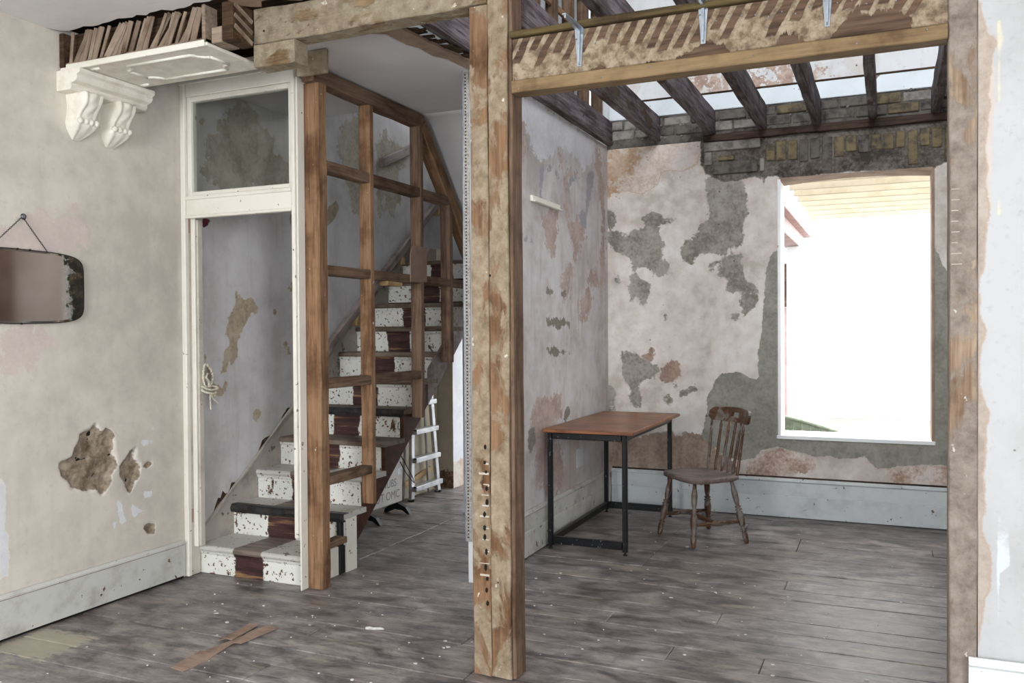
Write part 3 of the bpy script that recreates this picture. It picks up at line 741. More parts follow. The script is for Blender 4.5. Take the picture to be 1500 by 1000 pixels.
skirting('baseboard_back', 1, YB, XI + 0.03, 1.69, -1, (0.008, 0.168, 0.302), M['skirt_b'], 'pale blue white double board skirting below the window', 2)
skirting('baseboard_right', 1, 3.235, 0.245, 2.5, -1, (0.004, 0.19, 0.35), M['skirt_w'], 'clean white tall skirting at the foot of the white wall')

# white wall right of the opening (remains of the partition)
rag = random.Random(21)
edge = [(1434, 0), (1436, 30), (1452, 60), (1455, 20), (1457, 78), (1452, 90), (1447, 118), (1443, 140), (1446, 150), (1445, 190), (1441, 220), (1444, 238), (1446, 245), (1442, 270), (1446, 300), (1444, 345), (1440, 390), (1433, 410), (1433, 470), (1441, 480), (1440, 505), (1434, 515), (1432, 560), (1438, 585), (1447, 607), (1443, 640), (1438, 690), (1442, 740), (1436, 760), (1436, 785), (1448, 800), (1452, 820), (1448, 845), (1452, 862), (1440, 872), (1438, 890), (1433, 930), (1420, 965), (1380, 965), (1380, 0)]
bare = [poly_px(edge, y=3.26)]
pinkr = [poly_px([(1440, 80), (1458, 60), (1459, 300), (1452, 320), (1446, 300), (1444, 240)], y=3.26)]
tape = [poly_px(p, y=3.26) for p in ([(1460, 30), (1472, 28), (1474, 170), (1470, 178), (1463, 150)], [(1464, 190), (1476, 190), (1472, 215), (1466, 205)], [(1468, 240), (1472, 240), (1471, 322), (1461, 322)], [(1468, 405), (1472, 405), (1471, 640), (1467, 640)])]
tape2 = [poly_px(p, y=3.26) for p in ([(1456, 738), (1460, 738), (1470, 928), (1464, 928)], [(1469, 740), (1474, 740), (1480, 830), (1476, 830)], [(1488, 27), (1492, 27), (1483, 192), (1478, 192)])]
M['wall_right'] = plaster('bluish_white_wall_paint', ['#bcbcbb', '#c3c3c2', '#c8c8c8'],
    [('pinkr', ['#d2c8c0', '#cec3ba'], 0.01, 0, None), ('tape', ['#d2cdb8', '#dad5c2'], 0.008, 0, None), ('tape2', ['#d3dade', '#dbe1e4'], 0.006, 0, None), ('bare', ['#a89a8d', '#b6a89b', '#bfb2a5'], 0.014, 0.8, '#b59a84')],
    streak=0.0, dots=True, dotcol='#7d7468', bump=0.12)
wall('wall_right', 1, 3.26, 0.275, 2.6, 0, ZC, M['wall_right'], {'bare': bare, 'pinkr': pinkr, 'tape': tape, 'tape2': tape2}, 0.03, sign=-1, label='white wall with torn plaster edge beside the pale post')
box('wall_core', (0.275, 3.275, 0), (2.6, 3.36, ZC), M['dkwhite'], bpy.data.objects['wall_right'], bev=0)

# the rest of the shell: street wall with two windows, side walls, storey above
shell = M['dkwhite']
def solid(name, lo, hi, mat, label, cat='wall', parent=None):
    o = box(name, lo, hi, mat, parent, bev=0)
    if parent is None: tag(o, label, cat, kind='structure')
    return o
ws = solid('wall_street', (XL - 0.1, -2.25, -0.05), (2.7, -2.0, 0.7), shell, 'street wall behind the camera with one tall window')
for lo, hi in (((XL - 0.1, -2.25, 0.7), (-2.6, -2.0, 3.0)), ((-1.2, -2.25, 0.7), (2.7, -2.0, 3.0)), ((-2.6, -2.25, 2.8), (-1.2, -2.0, 3.0))):
    solid('pier', lo, hi, shell, '', parent=ws)
wsd = solid('wall_side', (2.55, -0.45, 0), (2.7, 3.3, 3.0), shell, 'side wall of the front room with a tall window added for light')  # window opening added to go with the side lamp
for lo, hi in (((2.55, -2.05, 0), (2.7, -1.85, 3.0)), ((2.55, -1.85, 0), (2.7, -0.45, 0.7)), ((2.55, -1.85, 2.8), (2.7, -0.45, 3.0))): solid('pier', lo, hi, shell, '', parent=wsd)
solid('wall_side_back', (1.7, 3.3, 0), (1.8, YB + 0.2, 3.0), M['pinkwall'], 'raw pink plaster side wall of the back room')
solid('wall_outer_left', (XL - 0.25, -2.25, -0.05), (XL - 0.03, 8.3, 5.8), M['dark'], 'outer face of the left wall')
solid('ceiling_front', (XL, -2.05, ZC), (2.6, 3.0, ZC + 0.03), M['ceil'], 'white ceiling of the front room', 'ceiling')
# torn ceiling lip above the laths
lip = [(XL, 3.0)] + [(XL + 0.03 + 1.03 * k / 26, 3.078 + rag.uniform(-0.012, 0.02)) for k in range(27)] + [(-2.74, 3.0)]
cl = prism('ceiling_lip', lip, 2, ZC, ZC + 0.016, M['ceil'], None); tag(cl, 'broken edge of the white ceiling over the laths', 'ceiling', kind='structure')
lip2 = [(-2.74, 2.9)] + [(-2.74 + 0.42 * k / 10, 3.16 + 0.04 * math.sin(k * 1.1) + rag.uniform(-0.015, 0.015) + 0.004 * k) for k in range(11)] + [(-2.3, 2.9)]
cl = prism('ceiling_lip', lip2, 2, ZC - 0.012, ZC - 0.001, M['bare_plaster'], None); tag(cl, 'broken edge of plaster ceiling over the crusted beam', 'ceiling', kind='structure')
# upper storey
UX0 = XI - 0.1
solid('floor_upper', (XL, -2.0, ZC + 0.035), (2.6, 3.02, ZC + 0.25), M['rough_dark'], 'floor of the storey above the front room', 'floor')
M['wall_up'] = plaster('white_over_pink_plaster', ['#d5d6d6', '#dedfdf', '#e2e3e4'], [('pk', ['#a88f80', '#bda698', '#cbb9ac'], 0.25, 0.3, None)], streak=0.1, tint=('#c9b8ac', 1.9, 0.5))
upk = [poly_px(p, 0.17333, 990, 0, y=YB + 0.01) for p in ([(20, 650), (350, 620), (400, 720), (380, 780), (130, 790)], [(620, 600), (700, 580), (960, 560), (980, 690), (800, 720), (640, 740)], [(1100, 560), (1200, 540), (1180, 650), (1110, 690)])]
wall('wall_upper_back', 1, YB + 0.01, XI - 0.1, 1.7, 3.16, 5.6, M['wall_up'], {'pk': upk}, 0.06, sign=-1, label='white and pink plaster wall of the storey above')
solid('wall_upper_core', (XI - 0.1, YB + 0.03, 3.17), (1.75, 7.1, 5.6), shell, 'masonry of the upper back wall')
solid('wall_upper_side', (1.7, 1.0, 3.2), (1.8, 7.1, 5.6), shell, 'side wall of the storey above')
solid('wall_upper_front', (UX0 - 0.1, 0.9, 3.2), (1.8, 1.0, 5.6), shell, 'front wall of the storey above')
solid('ceiling_upper', (XL - 0.1, 0.9, 5.6), (1.8, 8.3, 5.7), shell, 'ceiling of the storey above', 'ceiling')
ub = empty('baseboard_upper', (-0.2, YB, 3.16), 'two white painted boards along the foot of the upper back wall', 'skirting', kind='structure')
box('board', (XI + 0.02, YB - 0.018, 3.165), (1.69, YB + 0.009, 3.292), M['upboard'], ub)
box('board', (XI + 0.02, YB - 0.008, 3.300), (1.69, YB + 0.009, 3.312), M['rough_dark'], ub)
# stud partition of the storey above, left of the joists
us = empty('upper_stud_partition', (XI - 0.06, 5, ZC + 0.2), 'dark stud partition of the upper storey seen between the joists', 'partition')
for k in range(11):
    y = 3.35 + 0.34 * k
    timber('stud', (XI - 0.05, y, 3.16), (XI - 0.05, y, 5.55), 0.08, 0.06, M['brown_stud'], us)
for k in range(5):
    timber('noggin', (XI - 0.05, 3.3, 3.22 + 0.28 * k), (XI - 0.05, 6.85, 3.19 + 0.28 * k), 0.025, 0.05, M['orange'], us)
solid('wall_upper_left', (UX0 - 0.14, 1.0, 2.97), (UX0 - 0.10, 7.5, 5.6), M['upboard'], 'white lining behind the upper studs')

# ------------------------------------------------------------------ hall and stairwell
hc = [(-3.0, 3.46), (-2.66, 3.46), (-2.45, 3.45), (-2.36, 3.53), (-2.37, 3.66), (-2.30, 3.72), (-2.29, 3.90), (-2.255, 3.98), (-2.25, 4.12), (-2.21, 4.2), (-2.20, 4.32), (-2.19, 4.42), (-2.19, 5.17), (-3.0, 5.17)]
c1 = prism('ceiling_hall', hc, 2, 2.928, 2.934, M['soffit'], None); tag(c1, 'grey white hall ceiling with ragged broken edge', 'ceiling', kind='structure')
hb = [(-2.99, 3.42), (-2.32, 3.42)] + [(-2.24 + 0.14 * k / 16 + rag.uniform(-0.012, 0.012), 3.43 + 1.0 * k / 16) for k in range(17)] + [(-2.14, 4.43), (-2.16, 5.17), (-2.99, 5.17)]
prism('bare_coat', hb, 2, 2.9345, 2.95, M['bare_plaster'], c1)
for k in range(46):                                     # broken lath ends and plaster keys along the torn edge
    y = 3.45 + 1.0 * k / 46; xx = -2.235 + 0.14 * (y - 3.45)
    timber('lath_end', (xx - 0.06, y, 2.956 + rag.uniform(0, 0.006)), (xx + rag.uniform(0.015, 0.07), y + rag.uniform(-0.012, 0.012), 2.958 + rag.uniform(-0.012, 0.006)), 0.022, 0.007, M['rough_dark'], c1, jit=0.001, seg=2, bev=0.001)
prof_ = [(5.16, 2.93), (5.22, 2.915), (5.28, 2.875), (5.34, 2.815), (6.02, 2.05), (6.08, 1.99), (6.16, 1.95), (7.6, 1.95)]
sl = raw('ceiling_slope', [(q, y, z) for y, z in prof_ for q in (-2.98, -2.22)] + [(q, y, z + 0.05) for y, z in prof_ for q in (-2.98, -2.22)],
     [(2 * i, 2 * i + 1, 2 * i + 3, 2 * i + 2) for i in range(7)] + [(16 + 2 * i, 18 + 2 * i, 19 + 2 * i, 17 + 2 * i) for i in range(7)] + [(2 * i, 2 * i + 2, 18 + 2 * i, 16 + 2 * i) for i in range(7)] + [(2 * i + 1, 17 + 2 * i, 19 + 2 * i, 2 * i + 3) for i in range(7)] + [(0, 16, 17, 1), (14, 15, 31, 30)], M['soffit'], smooth=True)
tag(sl, 'sloping white soffit of the upper flight over the hall', 'ceiling', kind='structure')
sc_ = solid('ceiling_stair', (XL, 4.0, 2.95), (-3.01, 5.015, 2.99), M['soffit'], 'white ceiling over the lower stairs', 'ceiling')
solid('wall_stair_core', (-3.06, 5.3, 3.0), (-2.98, 7.3, 5.6), shell, 'wall of the stairwell above the stud frame')
solid('floor_landing', (XL, 0.95, 3.2), (UX0 - 0.15, 5.015, 3.24), M['rough_dark'], 'landing floor above the hall', 'floor')
sb = solid('wall_stair_end', (XL, 7.30, 1.85), (-2.98, 7.4, 3.3), shell, 'end wall of the stairwell with a tall landing window')
solid('pier', (XL, 7.30, 3.3), (-3.75, 7.4, 5.6), shell, '', parent=sb); solid('pier', (-3.06, 7.30, 3.3), (-2.98, 7.4, 5.6), shell, '', parent=sb)
solid('wall_hall_upper', (-2.98, 7.5, 1.96), (UX0 + 0.1, 7.6, 5.6), shell, 'wall over the garden door at the end of the hall')
# hall end: beige pier, white reveal
M['beige'] = plaster('beige_hall_plaster', ['#b3a894', '#bdb3a0', '#c4baa8'], [('low', ['#4a3a2e', '#7d6450', '#a08872'], 0.12, 0.5, None)], streak=0.1)  # foot of the pier is a darker brown with a ragged edge
wall('wall_hall_end', 1, 7.02, XL + 0.005, -3.665, 0, 2.2, M['beige'], {'low': [[(-4, -0.1), (-3.6, -0.1), (-3.6, 0.15), (-4, 0.15)]]}, 0.03, sign=-1, label='beige pier with darker brown foot at the end of the hall')
M['white_low'] = plaster('cool_white_hall_plaster', ['#dcdfe4', '#e4e6ea', '#e8eaee'], [('low', ['#c9b5a6', '#d6cabf', '#dcd6d0'], 0.05, 0.1, None)], streak=0.0, dots=False)
wall('wall_hall_reveal', 0, -3.665, 7.02, 7.9, 0, 2.2, M['white_low'], {'low': [[(6.9, -0.1), (8, -0.1), (8, 0.24), (6.9, 0.24)]]}, 0.04, label='cool white reveal beyond the beige pier')
solid('wall_hall_far', (XL, 7.9, 0), (-3.3, 8.0, 2.3), shell, 'far wall of the hall beside the garden door')
M['beige2'] = plaster('plain_beige_plaster', ['#b3a894', '#bdb3a0', '#c4baa8'], streak=0.1)
us_w = prism('wall_under_stair', [(4.62, 0.0), (7.018, 0.0), (7.018, 2.2), (6.9, 2.2), (4.62, 0.3)], 0, XL + 0.001, XL + 0.005, M['beige2']); tag(us_w, 'beige plaster wall under the stairs', 'wall', kind='structure')
jp = solid('trim_1', (-3.11, 6.13, 0), (-3.065, 6.19, 1.68), M['dkwhite'], 'slim white jamb under the stair string', 'jamb')
# metal plasterer's bead on the end of the inner wall
bd = empty('angle_bead', (XI - 0.085, 4.415, 0.2), 'perforated metal angle bead on the end of the inner wall', 'bead')
box('flange', (XI - 0.094, 4.408, 0.24), (XI - 0.055, 4.413, ZC - 0.02), M['bead'], bd, bev=0.001)
box('nose', (XI - 0.098, 4.404, 0.24), (XI - 0.088, 4.418, ZC - 0.02), M['galv'], bd, bev=0.003)
bm = bmesh.new()
z = 0.26
while z < ZC - 0.05:
    bm_box(bm, (XI - 0.081, 4.4065, z), (XI - 0.072, 4.409, z + 0.008)); z += 0.019
tag(from_bm('perforations', bm, M['rough_dark'], bd), kind='stuff')

# ------------------------------------------------------------------ staircase
def step_y(k): return 3.975 if k == 1 else 4.275 + 0.2345 * (k - 2)
def step_z(k): return 0.187 * k - 0.017
SX0, SX1 = XL + 0.006, -3.015
stair = empty('staircase', (-3.4, 3.98, 0), 'painted wooden staircase with chipped white sides and dark central band', 'staircase')
NS = 11
for k in range(1, NS + 1):
    y, z = step_y(k), step_z(k); y1 = step_y(k + 1) + 0.03; zb = step_z(k - 1) if k > 1 else 0.0
    xr = -3.022 if k == 1 else SX1 + 0.034
    b = box('riser', (SX0, y + 0.022, zb + 0.0005), (SX1 if k > 1 else -3.022, y + 0.04, z - 0.034), M['riser'], stair, bev=0.001)
    tr = prism('tread', [(y + 0.006, z - 0.033), (y1, z - 0.033), (y1, z), (y + 0.012, z), (y + 0.001, z - 0.008), (y, z - 0.02)], 0, SX0, xr, M['tread_band'] if k < 4 else M['tread'], stair, bev=0.0015)
    if k in (2, 5):
        ny = [(y - 0.006, z - 0.045), (y + 0.02, z - 0.045), (y + 0.02, z - 0.034), (y + 0.002, z - 0.03), (y + 0.002, z + 0.002), (y + 0.055, z + 0.0005), (y + 0.055, z + 0.004), (y + 0.004, z + 0.006), (y - 0.006, z - 0.004), (y - 0.012, z - 0.022)]
        prism('nosing_strip', ny, 0, SX0, xr + 0.012, M['rubber'], tr)
    else:
        prism('scotia', [(y + 0.008, z - 0.0345), (y + 0.0215, z - 0.0345), (y + 0.0215, z - 0.056), (y + 0.014, z - 0.048)], 0, SX0, SX1 if k > 1 else -3.022, M['riser'], tr)
# outer cut string
low = lambda y: 0.235 + 0.85 * (y - 4.521)
bm = bmesh.new()
cols_ = [(4.431, step_y(3) + 0.022, step_z(2))] + [(step_y(k) + 0.0225, step_y(k + 1) + 0.022, step_z(k)) for k in range(3, NS + 1)]
for a_, b_, zt in cols_:
    la, lb_ = max(0.002, low(a_)), low(b_); zt -= 0.0345
    vv = [bm.verts.new((x_, y_, z_)) for x_ in (SX1 + 0.001, SX1 + 0.03) for y_, z_ in ((a_, la), (b_, lb_), (b_, zt), (a_, zt))]
    for f in ((0, 1, 2, 3), (4, 7, 6, 5), (0, 4, 5, 1), (1, 5, 6, 2), (2, 6, 7, 3), (3, 7, 4, 0)): bm.faces.new([vv[i] for i in f])
for v in bm.verts: v.co -= Vector((SX1, 5.5, 1.0))
st = from_bm('string', bm, M['string'], stair, (SX1, 5.5, 1.0)); tag(st, 'red brown cut string')
# upper part of the string is dusty lilac, lower is brown
ypoly = [(5.33, low(5.33) + 0.0)] + [(5.33, low(5.33) + 0.26), (5.62, low(5.62) + 0.24), (5.66, low(5.66) + 0.25), (6.1, low(6.1) + 0.22), (6.1, low(6.1))]
prism('string_paint', ypoly, 0, SX1 + 0.0302, SX1 + 0.033, M['rail'], st)
sidew = prism('side_panel', [(4.32, 0.002), (4.429, 0.002), (4.429, step_z(2) - 0.034), (4.32, step_z(2) - 0.034)], 0, SX1 + 0.001, SX1 + 0.034, M['cream'], stair)
prism('side_panel', [(4.054, 0.002), (4.26, 0.002), (4.26, step_z(1)), (4.054, step_z(1))], 0, SX1 - 0.02, SX1 + 0.018, M['cream'], stair)
prism('side_panel', [(4.30, step_z(1) + 0.001), (4.31, step_z(1) + 0.001), (4.31, step_z(2) - 0.035), (4.30, step_z(2) - 0.035)], 0, SX1 - 0.03, SX1 + 0.03, M['cream'], stair)
box('dark_strip', (SX1 + 0.001, 4.262, 0.002), (SX1 + 0.028, 4.318, step_z(2) - 0.04), M['black'], stair)
# wall string with its broken top edge
wp = [(step_y(1) + 0.05, step_z(1))]
for k in range(1, NS):
    wp += [(step_y(k + 1) + 0.023, step_z(k)), (step_y(k + 1) + 0.023, step_z(k + 1))]
tops = []
for k in range(40):
    y = 3.99 + (6.6 - 3.99) * k / 39
    tops.append((y, 0.235 + 0.77 * (y - 3.995) + rag.uniform(-0.006, 0.006)))
wp2 = [(6.6, step_z(NS))] + tops[::-1]
wsn = prism('wall_string', wp + wp2, 0, XL + 0.001, XL + 0.012, M['dirty'], stair)
for a, b in zip(tops[:-1:3], tops[3::3]):
    timber('string_lip', (XL + 0.012, a[0], a[1] - 0.008), (XL + 0.012, b[0], b[1] - 0.008), 0.02, 0.016, M['dirty'], wsn, jit=0.004, bev=0.002, seg=4)
for y, L_, hh in ((4.13, 0.12, 0.05), (4.27, 0.05, 0.03), (4.55, 0.11, 0.035), (4.78, 0.10, 0.03)):
    zz = lambda q: 0.237 + 0.77 * (q - 3.995)
    top_ = [(y + L_ * (1 - k / 6), zz(y + L_ * (1 - k / 6)) + hh * math.sin(math.pi * k / 6) * rag.uniform(0.5, 1.2)) for k in range(7)]
    prism('crack', [(y, zz(y)), (y + L_, zz(y + L_))] + top_[1:-1], 0, XL + 0.001, XL + 0.004, M['rough_dark'], wsn)
# sloping lining under the flight
raw('flight_soffit', [(q, y, low(y) + 0.03 + d) for d in (0, 0.015) for q, y in ((SX0, 4.5), (SX1, 4.5), (SX1, 6.6), (SX0, 6.6))],
    [(0, 1, 2, 3), (7, 6, 5, 4), (0, 4, 5, 1), (3, 2, 6, 7), (0, 3, 7, 4), (1, 5, 6, 2)], M['rough_dark'], stair)
lnd = solid('floor_half_landing', (XL + 0.002, step_y(12) + 0.03, step_z(11) - 0.2), (SX1, 7.295, step_z(11)), M['tread'], 'half landing at the head of the painted stairs', 'floor')
# handrail on wall blocks
hr = empty('handrail', (XL + 0.06, 6, 1.9), 'dusty pink sloping handrail fixed to the stair wall', 'handrail')
timber('rail', (XL + 0.065, 5.02, 1.16), (XL + 0.065, 7.1, 2.735), 0.05, 0.075, M['rail'], hr, bev=0.012)
for yy in (5.62, 6.3, 6.95):
    zz = 1.16 + (yy - 5.02) * 0.757
    box('wall_block', (XL + 0.001, yy - 0.03, zz - 0.12), (XL + 0.085, yy + 0.03, zz - 0.045), M['block'], hr)
sr = timber('rail_offcut', (XL + 0.03, 6.06, 2.83), (XL + 0.03, 6.75, 3.12), 0.045, 0.075, M['rail'], None, bev=0.008); tag(sr, 'short lilac rail offcut fixed high on the stair wall', 'rail')

# ------------------------------------------------------------------ bare stud frame beside the stairs
fr = empty('stud_frame', (-2.94, 4.0, 0), 'bare orange pine stud frame screening the staircase', 'stud frame')
SF = -2.94                                             # centre line of the frame
timber('corner_stud', (-2.96, 4.01, 0.002), (-2.96, 4.01, 2.835), 0.118, 0.078, M['orange'], fr, jit=0.005)
studs = [(4.508, 0.39, 2.832), (5.125, 0.86, 2.832), (5.552, 1.22, 2.43)]
for i, (y, z0, z1) in enumerate(studs):
    timber('stud', (SF, y, z0), (SF, y, z1), 0.08, 0.046, M['orange'] if i == 0 else M['brown_stud'], fr, jit=0.003)
timber('head_plate', (SF, 3.93, 2.875), (SF, 5.16, 2.875), 0.085, 0.085, M['brown_stud'], fr, jit=0.005)
timber('raking_plate', (SF, 5.155, 2.855), (SF, 6.0, 1.93), 0.085, 0.09, M['orange'], fr, jit=0.005)
for z, h, segs in ((2.385, 0.062, ((4.05, 4.484), (4.532, 5.1), (5.15, 5.528))), (1.797, 0.056, ((4.05, 4.484), (4.532, 5.1), (5.15, 5.528), (5.576, 6.0))), (1.152, 0.056, ((4.05, 4.484), (4.532, 5.1))), (0.602, 0.05, ((4.05, 4.484),)), (0.233, 0.036, ((4.05, 4.21),))):
    for a, b in segs:
        timber('noggin', (SF, a, z), (SF, b, z), 0.078, h, M['brown_stud'], fr, jit=0.002)
hbp = prism('hardboard_patch', [(4.955, 1.775), (5.172, 1.782), (5.172, 2.018), (5.0, 2.018), (4.975, 2.0), (4.955, 1.96)], 0, -2.899, -2.892, M['board'], fr); tag(hbp, 'brown hardboard patch')
tg = timber('pine_block', (SF + 0.01, 4.68, 1.752), (SF + 0.01, 4.86, 1.752), 0.06, 0.028, M['block'], fr)

# ------------------------------------------------------------------ door frame with transom light
dr = empty('door_1', (-3.4, 3.93, 0), 'cream painted door frame with glazed transom at the foot of the stairs', 'door frame', kind='structure')
FY0, FY1 = 3.885, 3.985
HT = 2.925
box('jamb', (XL + 0.001, FY0, 0.002), (XL + 0.035, FY0 + 0.03, HT), M['cream'], dr)
box('jamb_lining', (XL + 0.001, FY0 + 0.0305, 0.002), (XL + 0.03, FY1, HT), M['jamb_side'], dr)
box('door_stop', (XL + 0.031, FY0 + 0.045, 0.172), (XL + 0.062, FY0 + 0.06, 2.13), M['cream'], dr)
box('door_stop', (XL + 0.031, FY0 + 0.0605, 0.172), (XL + 0.072, FY1, 2.12), M['jamb_side'], dr)
for z in (1.62 + 0.42, 0.32):
    hg = box('hinge_scar', (XL + 0.0305, FY0 + 0.031, z), (XL + 0.0325, FY0 + 0.044, z + 0.08), M['bare_plaster'], dr, bev=0)
box('jamb', (-3.026, 3.885, 0.3), (-3.002, 3.965, HT), M['cream'], dr)
box('jamb_edge', (-3.0015, 3.90, 0.005), (-2.992, 3.966, 2.86), M['cream'], dr)
box('head', (XL + 0.036, FY0 + 0.012, 2.835), (-3.027, 3.965, HT), M['cream'], dr)
box('head_fascia', (XL + 0.002, FY0 - 0.012, 2.90), (-2.985, FY0 - 0.001, 3.0), M['cream'], dr)
box('transom_rail', (XL + 0.036, FY0 + 0.006, 2.125), (-3.027, 3.965, 2.235), M['cream'], dr)
box('transom_bead', (XL + 0.036, FY0 - 0.004, 2.226), (-3.027, FY0 + 0.0055, 2.25), M['cream'], dr)
box('transom_bead', (XL + 0.036, FY0 - 0.004, 2.118), (-3.027, FY0 + 0.0055, 2.136), M['cream'], dr)
tw = empty('transom_light', (-3.4, 3.93, 2.3), None); attach(tw, dr)
for lo, hi in (((XL + 0.037, 2.236), (XL + 0.068, 2.834)), ((-3.056, 2.236), (-3.0275, 2.834)), ((XL + 0.0685, 2.806), (-3.0565, 2.834)), ((XL + 0.0685, 2.236), (-3.0565, 2.276))):
    box('sash_bar', (lo[0], FY0 + 0.02, lo[1]), (hi[0], 3.955, hi[1]), M['cream'], tw)
box('pane', (XL + 0.069, 3.925, 2.277), (-3.057, 3.929, 2.805), M['glass'], tw, bev=0)

# ------------------------------------------------------------------ lath bulkhead, panelled soffit, corbels
YL = 3.085
lb = empty('lath_bulkhead', (-3.3, YL, 2.79), 'downstand of split laths where plaster has been stripped', 'bulkhead')
box('backing', (XL + 0.03, YL + 0.05, 2.79), (-2.90, YL + 0.09, ZC - 0.002), M['rough_dark'], lb)
box('bottom_rail', (XL + 0.033, YL + 0.008, 2.786), (-2.885, YL + 0.05, 2.81), M['lath'], lb)
rl = random.Random(14)
x = XL + 0.075
k = 0
while x < -2.93:
    w = rl.choice((0.018, 0.022, 0.025, 0.03, 0.036))
    lean = rl.uniform(0.04, 0.075) + (0.05 if rl.random() < 0.2 else 0) - (0.05 if k == 0 else 0)
    if x + lean > -2.9: lean = max(0.0, -2.905 - x)
    dy = 0.005 * (k % 3)
    timber('lath', (x, YL + dy + 0.006, 2.792), (x + lean, YL + dy + 0.012, ZC - 0.004 - rl.uniform(0, 0.012)), 0.006, w, M['lath'], lb, up=(1, 0, 0), jit=0.002, bev=0.001, seg=4)
    x += w + rl.uniform(-0.002, 0.012); k += 1
box('end_stud', (-2.905, YL + 0.004, 2.79), (-2.885, YL + 0.09, ZC - 0.002), M['lath'], lb)
box('end_stud', (XL + 0.002, YL - 0.003, 2.786), (XL + 0.032, YL + 0.06, ZC - 0.006), M['rough_dark'], lb)
box('side_post', (-2.80, YL + 0.02, 2.786), (-2.735, YL + 0.16, ZC - 0.002), M['rough_dark'], lb)
box('block_end', (-2.872, YL + 0.03, 2.786), (-2.806, YL + 0.15, 2.86), M['lath'], lb)
box('void_back', (-2.884, YL + 0.16, 2.79), (-2.735, YL + 0.165, ZC - 0.002), M['dark'], lb)
for z in (2.82, 2.87, 2.92):
    timber('lath', (-2.733, YL + 0.03, z + 0.03), (-2.733, YL + 0.15, z - 0.02), 0.006, 0.02, M['lath'], lb, bev=0.001, seg=3)
# panelled soffit
sf = empty('soffit_panel', (-3.35, 3.27, 2.77), 'white panelled soffit with raised moulding under the laths', 'soffit')
ZS = 2.768
box('panel', (XL + 0.01, YL - 0.005, ZS), (-2.865, 3.475, ZS + 0.016), M['corbel'], sf)
box('front_lip', (XL + 0.06, YL - 0.014, ZS - 0.004), (-2.875, YL - 0.0055, ZS + 0.026), M['cream'], sf)
def mould(pts): tube('moulding', [(a, b, ZS - 0.001) for a, b in pts], 0.009, M['cream'], sf, 8)
mx0, mx1, my0, my1, cr_ = -3.50, -2.97, 3.155, 3.40, 0.06
mould([(mx0 + cr_, my0), (mx1 - cr_, my0)]); mould([(mx0 + cr_, my1), (mx1 - cr_, my1)])
mould([(mx0, my0 + cr_), (mx0, my1 - cr_)]); mould([(mx1, my0 + cr_), (mx1, my1 - cr_)])
for cx, cy, a0 in ((mx0, my0, 0), (mx1, my0, 90), (mx1, my1, 180), (mx0, my1, 270)):
    mould([(cx + cr_ * math.cos(math.radians(a0 + t * 15)), cy + cr_ * math.sin(math.radians(a0 + t * 15))) for t in range(7)])
mould([(-3.645, 3.12), (-3.59, 3.12)]); mould([(-3.645, 3.43), (-3.59, 3.43)])
tube('hook', [(-2.86 + 0.012 * math.cos(t * 0.5), 3.46, ZS - 0.012 + 0.012 * math.sin(t * 0.5)) for t in range(11)], 0.0025, M['galv'], sf, 6)
# corbels
cb = empty('corbel_ledge', (XL, 3.3, 2.67), 'moulded plaster ledge carried by two scrolled corbels on the left wall', 'corbel')
prof = [(0.0, 2.665), (0.095, 2.665), (0.11, 2.68), (0.10, 2.695), (0.135, 2.705), (0.15, 2.722), (0.14, 2.735), (0.165, 2.745), (0.165, 2.766), (0.0, 2.766)]
prism('ledge', [(XL + 0.001 + d, z) for d, z in prof], 1, 3.065, 3.545, M['corbel'], cb, bev=0.002)
def corbel(yc):
    n, mW = 26, 12
    W = 0.115
    vs, fs = [], []
    for i in range(n + 1):
        t = i / n
        z = 2.664 - 0.225 * t
        d = 0.115 * (1 - t) ** 0.9 * (1 + 0.18 * math.sin(t * 7.0)) + 0.035 * math.exp(-((t - 0.72) / 0.16) ** 2) + 0.022 * (1 - t ** 6)
        wid = W * (1 - 0.12 * math.sin(t * 6.0)) * (1 if t < 0.62 else 1 - 0.62 * ((t - 0.62) / 0.38) ** 1.5)
        for j in range(mW + 1):
            s = j / mW * 2 - 1
            ridge = 0.012 * math.exp(-((abs(s) - 0.85) / 0.12) ** 2) + 0.008 * math.cos(s * 2.6) + (0.003 * math.sin(t * 22 + s * 5) * math.cos(s * 1.6) if t < 0.6 else 0.006 * math.cos(s * 11) * (1 - t))
            vs.append((max(0.002, d + ridge * (1.0 if t < 0.95 else 0.2)) if abs(s) < 1 else max(0.002, d - 0.004), s * wid / 2, z))
    k = mW + 1
    for i in range(n):
        for j in range(mW):
            a = i * k + j; fs.append((a, a + 1, a + k + 1, a + k))
    base = len(vs)
    for i in range(n + 1):
        vs.append((0, vs[i * k][1], vs[i * k][2])); vs.append((0, vs[i * k + mW][1], vs[i * k][2]))
    for i in range(n):
        fs.append((i * k, (i + 1) * k, base + 2 * i + 2, base + 2 * i)); fs.append((i * k + mW, base + 2 * i + 1, base + 2 * i + 3, (i + 1) * k + mW))
    e = n * k
    fs.append(tuple(range(e, e + k)) + (base + 2 * n + 1, base + 2 * n)); fs.append(tuple(range(k - 1, -1, -1)) + (base, base + 1))
    o = raw('corbel', vs, fs, M['corbel'], cb, (XL + 0.001, yc, 0), smooth=True)
    for q in range(4):
        sphere('bead', (XL + 0.094, yc - 0.048 + 0.032 * q, 2.525), 0.0165, M['corbel'], o, seg=10)
corbel(3.175); corbel(3.385)

